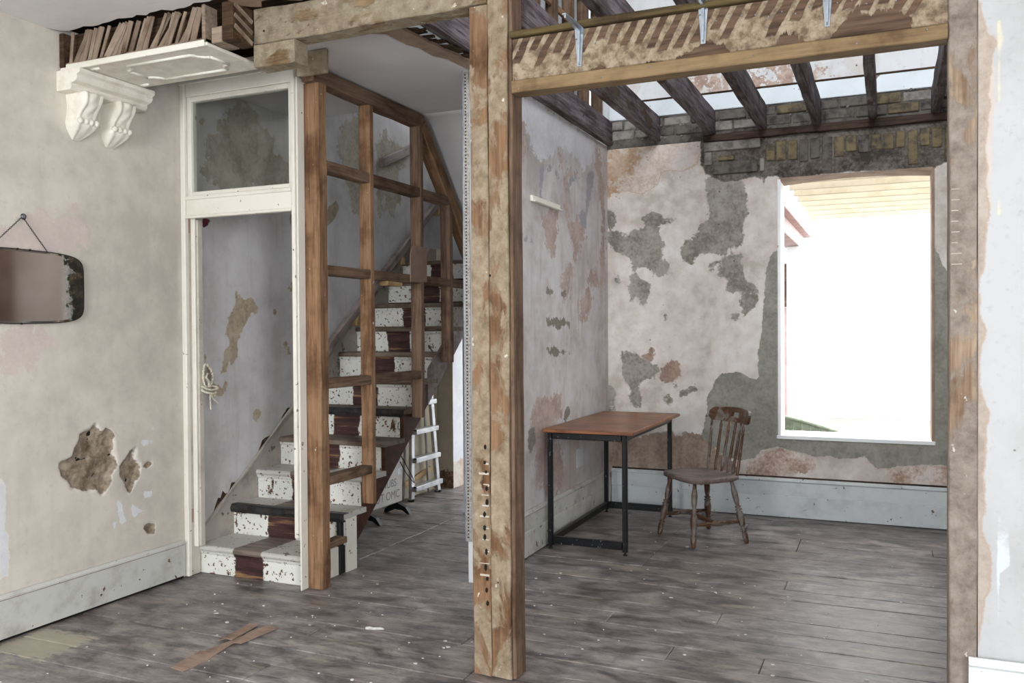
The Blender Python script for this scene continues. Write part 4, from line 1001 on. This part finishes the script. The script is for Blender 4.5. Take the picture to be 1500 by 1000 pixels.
# ------------------------------------------------------------------ posts, beam, header
po = empty('door_post', (-1.52, 3.3, 0), 'double timber post crusted with plaster standing free between the rooms', 'post')
timber('left_half', (-1.566, 3.30, 0.002), (-1.566, 3.30, 2.80), 0.083, 0.10, M['post'], po, jit=0.004)
timber('right_half', (-1.478, 3.305, 0.002), (-1.478, 3.305, ZC - 0.005), 0.088, 0.115, M['post'], po, jit=0.005)
timber('edge_strip', (-1.424, 3.31, 0.002), (-1.424, 3.31, ZC - 0.005), 0.017, 0.105, M['brown_stud'], po, jit=0.003)
bm = bmesh.new()
for k in range(11):
    z = 0.42 + 0.052 * k * (1 - 0.01 * k)
    bm_box(bm, (-1.575 + rl.uniform(0, 0.025), 3.2475, z), (-1.53, 3.2515, z + rl.uniform(0.003, 0.009)))
tag(from_bm('plaster_marks', bm, M['chalk'], po), kind='stuff')
bm = bmesh.new()
for k in range(13):
    z = 0.30 + 0.055 * k + rl.uniform(-0.01, 0.01)
    bmesh.ops.create_icosphere(bm, subdivisions=1, radius=0.0075, matrix=Matrix.Translation((-1.545 + rl.uniform(-0.006, 0.006), 3.2485, z)) @ Matrix.Diagonal((1, 0.5, rl.uniform(1, 2.2), 1)))
tag(from_bm('nail_holes', bm, M['dark'], po), kind='stuff')
pr_ = empty('opening_post', (0.23, 3.3, 0), 'pale plaster streaked timber post beside the white wall', 'post')
timber('upright', (0.2305, 3.31, -0.02), (0.2305, 3.31, ZC), 0.085, 0.115, M['post_r'], pr_, jit=0.004)
bm = bmesh.new()
for k in range(8):
    z = 1.66 + 0.036 * k
    bm_box(bm, (0.195, 3.25, z), (0.222 + rl.uniform(-0.008, 0.008), 3.2535, z + 0.003))
tag(from_bm('plaster_marks', bm, M['chalk'], pr_), kind='stuff')
be = empty('ceiling_beam', (-2.1, 3.3, 2.8), 'heavy plaster crusted beam resting on the double post', 'beam')
timber('beam_timber', (-2.733, 3.305, 2.882), (-1.523, 3.305, 2.886), 0.11, 0.162, M['beam'], be, jit=0.006)
timber('packing_block', (-2.733, 3.295, 2.745), (-2.50, 3.295, 2.745), 0.10, 0.105, M['beam'], be, jit=0.004)
pk = box('packing_board', (-2.87, 3.74, 2.80), (-2.68, 3.765, 2.925), M['beam'], None); tag(pk, 'upright beige packing board above the orange stud frame', 'board')
hd = empty('header_beam', (-0.6, 3.28, 2.42), 'wide header over the opening marked by diagonal laths', 'beam')
x0, x1 = -1.413, 0.186
bm = bmesh.new(); bm_box(bm, (-(x1 - x0) / 2, -0.028, -0.085), ((x1 - x0) / 2, 0.028, 0.085), 0.003)
from_bm('lath_marked_board', bm, M['lathmark'], hd, ((x0 + x1) / 2, 3.282, 2.557))
timber('pine_batten', (x0 + 0.002, 3.285, 2.444), (x1 - 0.002, 3.285, 2.444), 0.085, 0.05, M['batten'], hd)
timber('top_strip', (x0, 3.262, 2.656), (x1, 3.262, 2.656), 0.06, 0.026, M['capstrip'], hd)
bm = bmesh.new()
for k in range(34):
    xx = x0 + 0.03 + (x1 - x0 - 0.05) * k / 33; 
    bmesh.ops.create_icosphere(bm, subdivisions=1, radius=0.0036, matrix=Matrix.Translation((xx, 3.2525, 2.585 + rl.uniform(-0.016, 0.016))))
for xx in (-1.38, -1.03, -0.84, -0.45, -0.1, 0.12):
    bmesh.ops.create_icosphere(bm, subdivisions=1, radius=0.0036, matrix=Matrix.Translation((xx, 3.2425, 2.444 + rl.uniform(-0.012, 0.012))))
tag(from_bm('nail_heads', bm, M['nail'], hd), kind='stuff')
lab = ('galvanised shelf bracket on the header next to the double post', 'galvanised shelf bracket in the middle of the header', 'galvanised shelf bracket on the header next to the pale post')
for i, xx in enumerate((-1.12, -0.632, -0.196)):
    b = empty('shelf_bracket', (xx, 3.25, 2.5), lab[i], 'bracket', 'shelf brackets on the header')
    dz = 0 if i == 0 else 0.022
    poly = lambda w0, w1, a, c: [(-w0, a), (w0, a), (w1, c), (-w1, c)]
    prism('upright_arm', [(xx + p, q + dz) for p, q in poly(0.008, 0.019, 2.492, 2.64)], 1, 3.2475, 3.2525, M['galv'], b)
    prism('upright_rib', [(xx + p, q + dz) for p, q in poly(0.003, 0.006, 2.505, 2.64)], 1, 3.238, 3.2475, M['galv'], b)
    prism('top_arm', [(xx - 0.019, 3.247), (xx + 0.019, 3.247), (xx + 0.008, 3.075), (xx - 0.008, 3.075)], 2, 2.64 + dz, 2.645 + dz, M['galv'], b)
    prism('top_rib', [(xx - 0.006, 3.247), (xx + 0.006, 3.247), (xx + 0.003, 3.085), (xx - 0.003, 3.085)], 2, 2.63 + dz, 2.64 + dz, M['galv'], b)
    for p, q in ((0, 2.50), (-0.012, 2.60), (0.012, 2.622)):
        sphere('screw', (xx + p, 3.2465, q + dz), 0.004, M['nail'], b, (1, 0.5, 1), 8)

# ------------------------------------------------------------------ joists of the storey above
JX = [-2.135, -1.735, -1.3, -0.91, -0.516, -0.13, 0.285]
jl = ['dark bare joist lying along the top of the inner wall', 'second bare joist from the inner wall', 'third bare joist from the inner wall', 'fourth bare joist counted from the inner wall', 'fifth bare joist counted from the inner wall', 'sixth bare joist counted from the inner wall', 'seventh bare joist nearest the pale post']
for i, xx in enumerate(JX):
    o = timber('ceiling_joist', (xx + 0.028, 3.36, ZC + 0.098), (xx + 0.028, YB - 0.003, ZC + 0.098), 0.058, 0.19, M['joist'], None, jit=0.006)
    tag(o, jl[i], 'joist', 'bare ceiling joists')
tj = timber('ceiling_joist', (0.42, 3.36, ZC + 0.1), (0.42, YB - 0.003, ZC + 0.1), 0.06, 0.19, M['rough_dark'], None, jit=0.006); tag(tj, 'brown bare joist half hidden by the pale post', 'joist', 'bare ceiling joists')
wp_ = timber('wall_plate', (-1.33, YB - 0.012, 2.945), (1.65, YB - 0.012, 2.945), 0.07, 0.055, M['plate'], None, jit=0.008); tag(wp_, 'blackened timber wall plate over the brick arch', 'wall plate')
# hanging wires
for i, (jx, yy, L) in enumerate(((JX[1] + 0.062, 4.5, 0.2), (JX[0] + 0.062, 4.9, 0.1))):
    w_ = tube('hanging_wire', [(jx + 0.008 * math.sin(t), yy + 0.004 * t, ZC + 0.12 - L * t / 6) for t in range(7)], 0.0025, M['flake'], None, 5); tag(w_, ('long white wire dangling from the second joist', 'short white wire dangling from the joist on the inner wall')[i], 'wire')

# ------------------------------------------------------------------ steel framed table
tb = empty('work_table', (-1.8, 5.95, 0), 'steel framed table with an orange brown wooden top', 'table')
TX0, TX1, TY0, TY1 = -2.055, -1.545, 5.325, 6.56
ZT = 0.795
top = box('table_top', (-2.10, 5.30, ZT - 0.022), (-1.49, 6.64, ZT), M['tabletop'], tb)
box('top_edging', (-1.4899, 5.30, ZT - 0.022), (-1.482, 6.64, ZT), M['tabletop'], top); box('top_edging', (-2.10, 5.292, ZT - 0.022), (-1.482, 5.2999, ZT), M['tabletop'], top)
for xx in (TX0, TX1):
    for yy in (TY0, TY1):
        box('leg', (xx - 0.016, yy - 0.016, 0.022), (xx + 0.016, yy + 0.016, ZT - 0.0225), M['blackmetal'], tb)
        lathe('levelling_foot', [(0, 0.014), (0.35, 0.014), (0.4, 0.006), (1, 0.006)], (xx, yy, 0.001), (xx, yy, 0.022), M['black'], tb, 10)
for yy in (TY0, TY1):
    box('apron_rail', (TX0 + 0.017, yy - 0.014, ZT - 0.065), (TX1 - 0.017, yy + 0.014, ZT - 0.023), M['blackmetal'], tb)
    box('floor_rail', (TX0 + 0.017, yy - 0.015, 0.035), (TX1 - 0.017, yy + 0.015, 0.085), M['blackmetal'], tb)
for xx in (TX0, TX1):
    box('apron_rail', (xx - 0.014, TY0 + 0.017, ZT - 0.062), (xx + 0.014, TY1 - 0.017, ZT - 0.0225), M['blackmetal'], tb)
box('floor_rail', (TX0 - 0.015, TY0 + 0.017, 0.035), (TX0 + 0.015, TY1 - 0.017, 0.08), M['blackmetal'], tb)

# ------------------------------------------------------------------ kitchen chair
ch = empty('spindle_chair', (-1.185, 5.97, 0), 'worn wooden spindle back chair with turned legs beside the table', 'chair')
ANG = math.radians(134.2)
RM = Matrix.Translation((-1.185, 5.97, 0)) @ Matrix.Rotation(ANG, 4, 'Z')
def cw(x, y, z): return RM @ Vector((x, y, z))
SZ = 0.452
# seat: broad front, shaped outline, dished top
out = []
for k in range(48):
    a = 2 * math.pi * k / 48; c, s = math.cos(a), math.sin(a)
    ex = 2 / 4.2
    X = math.copysign(abs(c) ** ex, c); Y = math.copysign(abs(s) ** ex, s)
    wdt = 0.222 + 0.018 * Y
    out.append((X * wdt, Y * 0.212))
bm = bmesh.new()
rings = []
for f, z in ((0.93, SZ - 0.036), (1.0, SZ - 0.028), (1.0, SZ - 0.008), (0.985, SZ), (0.8, SZ - 0.003), (0.55, SZ - 0.010), (0.3, SZ - 0.012)):
    rings.append([bm.verts.new(cw(x * f, y * f, z) - cw(0, 0, 0)) for x, y in out])
n = len(out)
for a, b in zip(rings[:-1], rings[1:]):
    for j in range(n): bm.faces.new((a[j], a[(j + 1) % n], b[(j + 1) % n], b[j]))
bm.faces.new(rings[0][::-1]); bm.faces.new(rings[-1])
from_bm('seat', bm, M['seat'], ch, cw(0, 0, 0), smooth=True)
legp_ = [(0, 0.013), (0.03, 0.017), (0.1, 0.019), (0.16, 0.020), (0.17, 0.014), (0.185, 0.021), (0.20, 0.014), (0.225, 0.021), (0.24, 0.015), (0.3, 0.02), (0.42, 0.022), (0.5, 0.0195), (0.51, 0.014), (0.53, 0.022), (0.555, 0.015), (0.58, 0.021), (0.6, 0.015), (0.68, 0.019), (0.8, 0.02), (0.92, 0.016), (1.0, 0.013)]
legp = [(a, 0.0165 + (r - 0.0175) * 1.9 if 0.12 < a < 0.95 else r) for a, r in legp_]
feet = [(0.218, 0.207), (-0.218, 0.207), (0.23, -0.207), (-0.23, -0.207)]
tops = [(0.15, 0.15), (-0.15, 0.15), (0.15, -0.14), (-0.15, -0.14)]
for f, t in zip(feet, tops):
    lathe('leg', legp, cw(f[0], f[1], 0.001), cw(t[0], t[1], SZ - 0.034), M['chair'], ch)
def on_leg(i, h):
    f, t = feet[i], tops[i]; q = h / (SZ - 0.034)
    return cw(f[0] + (t[0] - f[0]) * q, f[1] + (t[1] - f[1]) * q, h)
strp = [(0, 0.009), (0.12, 0.011), (0.3, 0.016), (0.36, 0.011), (0.42, 0.018), (0.5, 0.019), (0.58, 0.018), (0.64, 0.011), (0.7, 0.016), (0.88, 0.011), (1, 0.009)]
sa, sb_ = on_leg(0, 0.145), on_leg(2, 0.145); lathe('stretcher', strp, sa, sb_, M['chair'], ch, 10)
sc1, sd1 = on_leg(1, 0.145), on_leg(3, 0.145); lathe('stretcher', strp, sc1, sd1, M['chair'], ch, 10)
lathe('stretcher', strp, (sa + sb_) / 2, (sc1 + sd1) / 2, M['chair'], ch, 10)
spp = [(0, 0.009), (0.06, 0.010), (0.28, 0.0115), (0.30, 0.008), (0.325, 0.0125), (0.35, 0.008), (0.37, 0.0115), (0.6, 0.0105), (0.78, 0.0085), (0.80, 0.013), (0.83, 0.009), (0.9, 0.0115), (1, 0.007)]
for k in range(6):
    s = (k - 2.5) / 2.5
    yb = -0.188 + 0.02 * s * s; yt_ = -0.262 + 0.045 * s * s
    lathe('spindle', spp, cw(s * 0.175, yb, SZ - 0.006), cw(s * 0.19, yt_, 0.80), M['chair'], ch, 10)
# curved crest rail with a hand slot
bm = bmesh.new()
nU = 28; crest = []
HX, HZ = 0.042, 0.012
def crest_pt(u, z, back):
    s = u
    return cw(s * 0.232, -0.268 + 0.062 * s * s - (0.022 if back else 0.0) - 0.02 * (z - 0.79) / 0.09, z) - cw(0, 0, 0.8)
us_ = sorted(set([-1 + 2 * k / nU for k in range(nU + 1)] + [-HX / 0.232, HX / 0.232])); 
gridv = {}
def lim(u):
    e = 1 - max(0, (abs(u) - 0.82) / 0.18) ** 2 * 0.55
    c = 0.842
    return c - 0.048 * e, c + (0.042 + 0.012 * math.cos(u * 1.5)) * e
for b in (0, 1):
    for i, u in enumerate(us_):
        lo, hi = lim(u)
        for j, q in enumerate((0, 0.32, 0.66, 1)):
            gridv[b, i, j] = bm.verts.new(crest_pt(u, lo + (hi - lo) * q, b))
ih = [i for i in range(len(us_) - 1) if abs((us_[i] + us_[i + 1]) / 2) < HX / 0.232]
for i in range(len(us_) - 1):
    for j in range(3):
        if j == 1 and i in ih: continue
        for b in (0, 1):
            q = [gridv[b, i, j], gridv[b, i + 1, j], gridv[b, i + 1, j + 1], gridv[b, i, j + 1]]
            bm.faces.new(q if b == 0 else q[::-1])
    for j in (0, 3): bm.faces.new((gridv[0, i, j], gridv[1, i, j], gridv[1, i + 1, j], gridv[0, i + 1, j]))
    if i in ih:
        for j in (1, 2): bm.faces.new((gridv[0, i, j], gridv[0, i + 1, j], gridv[1, i + 1, j], gridv[1, i, j]))
for i in (ih[0], ih[-1] + 1): bm.faces.new((gridv[0, i, 1], gridv[0, i, 2], gridv[1, i, 2], gridv[1, i, 1]))
for i in (0, len(us_) - 1):
    for j in range(3): bm.faces.new((gridv[0, i, j], gridv[0, i, j + 1], gridv[1, i, j + 1], gridv[1, i, j]))
from_bm('crest_rail', bm, M['chair'], ch, cw(0, 0, 0.8))

# ------------------------------------------------------------------ mirror on its chain
mi = empty('wall_mirror', (XL, 2.75, 1.67), 'old frameless mirror with desilvered edge hanging from a chain', 'mirror')
my0_, my1_, mz0, mz1 = 2.42, 3.197, 1.497, 1.855
pts = []
mc = ((my0_ + my1_) / 2, (mz0 + mz1) / 2)
for k in range(64):
    a = 2 * math.pi * k / 64; c, s = math.cos(a), math.sin(a)
    ex = 2 / 7.0
    yy = math.copysign(abs(c) ** ex, c) * (my1_ - my0_) / 2; zz = math.copysign(abs(s) ** ex, s) * (mz1 - mz0) / 2 * (1 - 0.08 * (yy / 0.39) ** 2)
    pts.append((mc[0] + yy, mc[1] + zz))
bm = bmesh.new()
v1 = [bm.verts.new((XL + 0.018, y - 0, z)) for y, z in pts]
v2 = [bm.verts.new((XL + 0.0215, mc[0] + (y - mc[0]) * 0.97, mc[1] + (z - mc[1]) * 0.94)) for y, z in pts]
for j in range(64): bm.faces.new((v1[j], v1[(j + 1) % 64], v2[(j + 1) % 64], v2[j]))
bm.faces.new(v2)
for v in bm.verts: v.co -= Vector((XL, mc[0], mc[1]))
from_bm('glass', bm, M['mirror'], mi, (XL, mc[0], mc[1]))
prism('backing', pts, 0, XL + 0.006, XL + 0.0178, M['black'], mi)
tube('rim', [(XL + 0.018, y, z) for y, z in pts] + [(XL + 0.018, *pts[0])], 0.0022, M['black'], mi, 6)
hk = (XL + 0.012, 2.862, 2.012)
for i, e in enumerate(((2.995, 1.85), (2.70, 1.857))):
    bm = bmesh.new()
    a, b = Vector(hk), Vector((XL + 0.014, *e)); nl = 22
    d = (b - a) / nl
    for k in range(nl):
        c = a + d * (k + 0.5); u = d.normalized(); w = Vector((1, 0, 0)) if k % 2 else u.cross(Vector((1, 0, 0)))
        ring = [c + u * (0.0065 * math.cos(t * math.pi / 4)) + w * (0.0032 * math.sin(t * math.pi / 4)) for t in range(9)]
        for q0, q1 in zip(ring[:-1], ring[1:]): bm_tube(bm, [q0, q1], 0.0011, 4)
    tag(from_bm('chain', bm, M['black'], mi), 'fine dark chain')
hkk = sphere('wall_hook', hk, 0.013, M['galv'], mi, (0.5, 1, 1)); tube('hook_ring', [(XL + 0.02, hk[1] + 0.013 * math.cos(t * math.pi / 6), hk[2] + 0.013 * math.sin(t * math.pi / 6)) for t in range(13)], 0.002, M['black'], mi, 6)
for yy in (2.83, 2.895): box('clip', (XL + 0.012, yy - 0.006, mz1 - 0.004), (XL + 0.025, yy + 0.006, mz1 + 0.004), M['black'], mi)
box('clip', (XL + 0.012, 2.84, mz0 - 0.004), (XL + 0.025, 2.852, mz0 + 0.003), M['black'], mi)

# ------------------------------------------------------------------ rope knotted at the door frame
ro = empty('knotted_rope', (XL + 0.08, 3.96, 1.2), 'cream rope loop knotted on the door frame', 'rope')
X0 = XL + 0.09
def rope(pts, r=0.007):
    # smooth path then three twisted strands
    P_ = [Vector(p) for p in pts]; path = []
    for i in range(len(P_) - 1):
        p0, p1, p2, p3 = P_[max(i - 1, 0)], P_[i], P_[i + 1], P_[min(i + 2, len(P_) - 1)]
        for k in range(6):
            t = k / 6
            path.append(0.5 * ((2 * p1) + (p2 - p0) * t + (2 * p0 - 5 * p1 + 4 * p2 - p3) * t * t + (3 * p1 - p0 - 3 * p2 + p3) * t ** 3))
    path.append(P_[-1])
    bm = bmesh.new()
    for s in range(3):
        st_ = []
        for i, p in enumerate(path):
            t = (path[min(i + 1, len(path) - 1)] - path[max(i - 1, 0)]).normalized()
            a = t.cross(Vector((0.3, 0.9, 0.2))).normalized(); b = t.cross(a)
            an = i * 0.85 + s * 2.094
            st_.append(p + (a * math.cos(an) + b * math.sin(an)) * r * 0.55)
        bm_tube(bm, st_, r * 0.62, 5)
    return from_bm('strand', bm, M['rope'], ro, smooth=True)
rp = lambda u, v, dx=0.0: tuple(P(280 + u * 0.09, 510 + v * 0.09, x=X0 + dx))
rope([rp(240, 640), rp(200, 540), rp(195, 400), rp(215, 290), rp(245, 260), rp(290, 300), rp(340, 400), rp(345, 500), rp(320, 600), rp(280, 640)])
rope([rp(285, 640, .01), rp(285, 540, .012), rp(245, 480, .012), rp(270, 410, .01)])
rope([rp(170, 620, .01), rp(250, 660, .018), rp(340, 680, .018), rp(430, 650, .012), rp(380, 620, -.005), rp(250, 620, -.012), rp(180, 680, -.005), rp(260, 720, .014), rp(360, 740, .016), rp(405, 720, .01), rp(370, 780, .005)])
rope([rp(320, 740, .012), rp(370, 830, .012), rp(445, 890, .01)], 0.005)
rope([rp(310, 740, .012), rp(310, 850, .012), rp(320, 1000, .01)], 0.0035)

# ------------------------------------------------------------------ under the stairs: heater, step ladder
ht = empty('panel_heater', (-3.59, 5.75, 0), 'white electric panel heater standing on curved black feet', 'heater')
pan = box('panel', (-3.61, 5.36, 0.085), (-3.575, 5.965, 0.50), M['heater'], ht, bev=0.008)
box('control_corner', (-3.6105, 5.89, 0.30), (-3.5735, 5.9655, 0.36), M['alu'], ht, bev=0.004)
for yy in (5.47, 5.90):
    prism('foot', [(-3.70, 0.002), (-3.69, 0.03), (-3.62, 0.085), (-3.57, 0.085), (-3.50, 0.055), (-3.46, 0.002), (-3.485, 0.002), (-3.53, 0.03), (-3.60, 0.035), (-3.67, 0.002)], 1, yy - 0.02, yy + 0.02, M['black'], ht)
tube('cable', [P(u, v, x=-3.56) for u, v in ((586, 676), (590, 684), (596, 694), (603, 703), (607, 707), (605, 700), (600, 690), (594, 679), (588, 668))], 0.004, M['black'], ht, 6)
for txt, yy, zz, sz in (('NUBS', 5.66, 0.225, 0.085), ('OT OMC', 5.56, 0.13, 0.09)):
    cu = bpy.data.curves.new('lettering', 'FONT'); cu.body = txt; cu.size = sz; cu.extrude = 0.0002
    tmp = bpy.data.objects.new('lettering', cu); COL.objects.link(tmp)
    me = bpy.data.meshes.new_from_object(tmp.evaluated_get(bpy.context.evaluated_depsgraph_get())); bpy.data.objects.remove(tmp)
    me.materials.clear()
    o = link('lettering', me, M['ink'], pan, mtx=Matrix.Translation((-3.5745, yy, zz)) @ Matrix(((0, 0, 1, 0), (1, 0, 0, 0), (0, 1, 0, 0), (0, 0, 0, 1))))
ld = empty('step_ladder', (-3.74, 6.58, 0), 'folded aluminium step ladder leaning under the stairs', 'ladder')
lx = lambda z: -3.715 - 0.03 * z
for yy, ye in ((6.345, 6.44), (6.815, 6.70)):
    timber('rail', (lx(0), yy, 0.012), (lx(1.3), ye, 1.3), 0.03, 0.05, M['alu'], ld, up=(0, 1, 0), jit=0, bev=0.002, seg=2)
    box('rail_foot', (lx(0) - 0.03, yy - 0.015, 0.0), (lx(0) + 0.03, yy + 0.015, 0.02), M['black'], ld)
for yy, ye in ((6.30, 6.42), (6.74, 6.66)):
    timber('rear_rail', (lx(0) - 0.055, yy, 0.012), (lx(1.2) - 0.03, ye, 1.2), 0.02, 0.02, M['alu'], ld, up=(0, 1, 0), jit=0, bev=0.002, seg=2)
for z in (0.125, 0.365, 0.605, 0.845):
    a, b = 6.345 + 0.095 * z / 1.3, 6.815 - 0.115 * z / 1.3
    s_ = box('step', (lx(z) - 0.02, a - 0.012, z - 0.042), (lx(z) + 0.055, b + 0.012, z), M['alu'], ld, bev=0.003)
    box('step_cap', (lx(z) + 0.03, a - 0.018, z - 0.012), (lx(z) + 0.058, a - 0.0125, z + 0.002), M['black'], s_); box('step_cap', (lx(z) - 0.02, b + 0.0125, z - 0.008), (lx(z) + 0.058, b + 0.018, z + 0.002), M['black'], s_)
bt = timber('timber_offcut', (-3.81, 6.3, 0.11), (-3.81, 6.85, 0.20), 0.02, 0.05, M['block'], None); tag(bt, 'pale timber offcut leaning behind the step ladder', 'offcut')

# ------------------------------------------------------------------ small things
sh = empty('wall_batten', (XI, 5.43, 2.3), 'small white wooden batten screwed to the lilac wall', 'batten')
box('strip', (XI + 0.001, 5.175, 2.285), (XI + 0.022, 5.69, 2.325), M['cream'], sh)
box('lip', (XI + 0.0225, 5.175, 2.282), (XI + 0.04, 5.69, 2.292), M['cream'], sh)
sk = box('wall_socket_scar', (XI + 0.0005, 6.05, 0.42), (XI + 0.008, 6.2, 0.56), M['dkwhite'], None); tag(sk, 'flat blank plate on the wall above the skirting behind the table', 'plate')
# hardboard strips on the floor
hs = [[(250, 977), (268, 983), (306, 965), (322, 954), (345, 940), (355, 935), (352, 929), (338, 938), (318, 946), (300, 953), (293, 953), (270, 966)],
      [(320, 940), (352, 923), (366, 915), (378, 917), (372, 921), (340, 939), (330, 937)], [(354, 943), (375, 934), (409, 920), (392, 917), (368, 925), (340, 942)]]
lb2 = ['long pinkish hardboard strip lying on the floor', 'narrow pinkish hardboard sliver beside the longer strips', 'broad torn pinkish hardboard end lying on the floor']
for i, p in enumerate(hs):
    q = [P(u, v, z=0.003) for u, v in p]
    z0 = 0.0045 if i != 2 else 0.0085
    if i == 1: z0 = 0.0125
    o = prism('hardboard_strip', [(a.x, a.y) for a in q], 2, z0 - 0.004, z0, M['cardboard'], None); tag(o, lb2[i], 'strip', 'hardboard scraps on the floor')
q = P(549, 923, z=0.0)
ps = tube('paper_curl', [(q.x - 0.045 + 0.018 * t, q.y - 0.012 + 0.005 * t + 0.004 * math.sin(t * 2), 0.009) for t in range(6)], [0.006, 0.009, 0.007, 0.008, 0.007, 0.004], M['flake'], None, 6); tag(ps, 'curled white scrap of paint lying on dark boards', 'scrap')
bm = bmesh.new(); rf = random.Random(9)
zones = [(-3.4, -1.7, 2.3, 3.6, 45), (-1.9, 0.2, 3.3, 5.2, 90), (-1.9, 0.3, 5.2, 6.7, 30), (-3.7, -2.3, 3.2, 4.3, 30)]
for a, b, c, d, nn in zones:
    for k in range(nn):
        px, py = rf.uniform(a, b), rf.uniform(c, d); s = rf.uniform(0.002, 0.007) * (1.6 if rf.random() < 0.12 else 1)
        an = rf.uniform(0, 6.28); nv = rf.choice((4, 5, 6))
        vv = [bm.verts.new((px + s * rf.uniform(0.5, 1.5) * math.cos(an + 6.28 * t / nv), py + s * rf.uniform(0.4, 1.1) * math.sin(an + 6.28 * t / nv), 0.0035)) for t in range(nv)]
        wv = [bm.verts.new(v.co - Vector((0, 0, 0.003))) for v in vv]
        bm.faces.new(vv)
        for t in range(nv): bm.faces.new((vv[t], wv[t], wv[(t + 1) % nv], vv[(t + 1) % nv]))
tag(from_bm('paint_flakes', bm, M['flake']), 'tiny white paint flakes and plaster crumbs scattered over the floor', 'flakes', kind='stuff')

# ------------------------------------------------------------------ beyond the window: extension under construction
gr = solid('ground_extension', (-9, 7.12, -0.1), (9, 24, -0.02), M['concrete'], 'pale concrete floor of the extension', 'ground')
for k in range(9):
    y = 8.35 + 0.43 * k
    o = timber('rafter', (-0.92, y, 2.93), (3.2, y, 2.93), 0.05, 0.15, M['softwood'], None, jit=0.001)
    tag(o, ['first', 'second', 'third', 'fourth', 'fifth', 'sixth', 'seventh', 'eighth', 'farthest'][k] + ' new softwood roof joist beyond the window, counted from the house', 'rafter', 'extension roof joists')
sbm = empty('steel_beam', (-1.0, 10, 2.4), 'pinkish primed steel beam beyond the window', 'steel beam')
box('web', (-1.04, 7.9, 2.42), (-1.025, 12.2, 2.66), M['steel'], sbm); box('bottom_flange', (-1.12, 7.9, 2.40), (-0.94, 12.2, 2.42), M['steel'], sbm); box('top_flange', (-1.12, 7.9, 2.66), (-0.94, 12.2, 2.68), M['steel'], sbm)
eb = box('wall_extension', (-1.13, 7.9, 2.681), (-0.95, 12.4, 3.1), M['render_w'], None); tag(eb, 'white masonry carried by the steel beam', 'wall', kind='structure')
pc = box('wall_extension_pier', (-1.075, 10.4, -0.02), (-0.80, 12.2, 2.395), M['render_w'], None); tag(pc, 'white rendered pier under the steel beam', 'wall', kind='structure')
gw = box('wall_backdrop', (-5, 15.0, -0.02), (6, 15.2, 2.0), M['render_w'], None); tag(gw, 'white wall added as a bright backdrop beyond the extension', 'wall', kind='structure')  # white wall added so the view below the horizon stays bright
nb = box('wall_neighbour', (-3.2, 13.0, -0.02), (-1.12, 13.2, 1.75), M['steel'], None); tag(nb, 'pinkish brick boundary wall left of the extension pier', 'wall', kind='structure')
nf = box('neighbour_void_box', (-3.2, 12.9, 1.76), (-1.08, 13.2, 2.38), M['rough_dark'], None); tag(nf, 'dark eaves box added above the boundary wall', 'void', kind='structure')  # dark box added to stand in for the dark void beside the pier
gc = empty('garden_chair', (-0.8, 8.3, 0), 'green woven cane chair outside the window', 'chair')
arc_ = [(-1.02 + 0.075 * k, 8.2, 0.668 - 0.012 * k - 0.0008 * k * k) for k in range(11)]
tube('top_rim', arc_, 0.016, M['green'], gc, 8)
bm = bmesh.new()
for k in range(10):
    a, b = Vector(arc_[k]), Vector(arc_[k + 1])
    bm_box(bm, (a.x, 8.205, 0.30), (b.x + 0.001, 8.222, (a.z + b.z) / 2))
from_bm('woven_back', bm, M['green'], gc)
for k in range(10): tube('cane_rib', [(arc_[k][0], 8.2, 0.3), (arc_[k][0], 8.2, arc_[k][2])], 0.006, M['green'], gc, 6)
box('seat', (-1.0, 8.225, 0.33), (-0.3, 8.75, 0.40), M['green'], gc, bev=0.02)
for xx in (-0.96, -0.34):
    for yy in (8.25, 8.7): tube('leg', [(xx, yy, -0.019), (xx, yy, 0.33)], 0.018, M['green'], gc, 8)
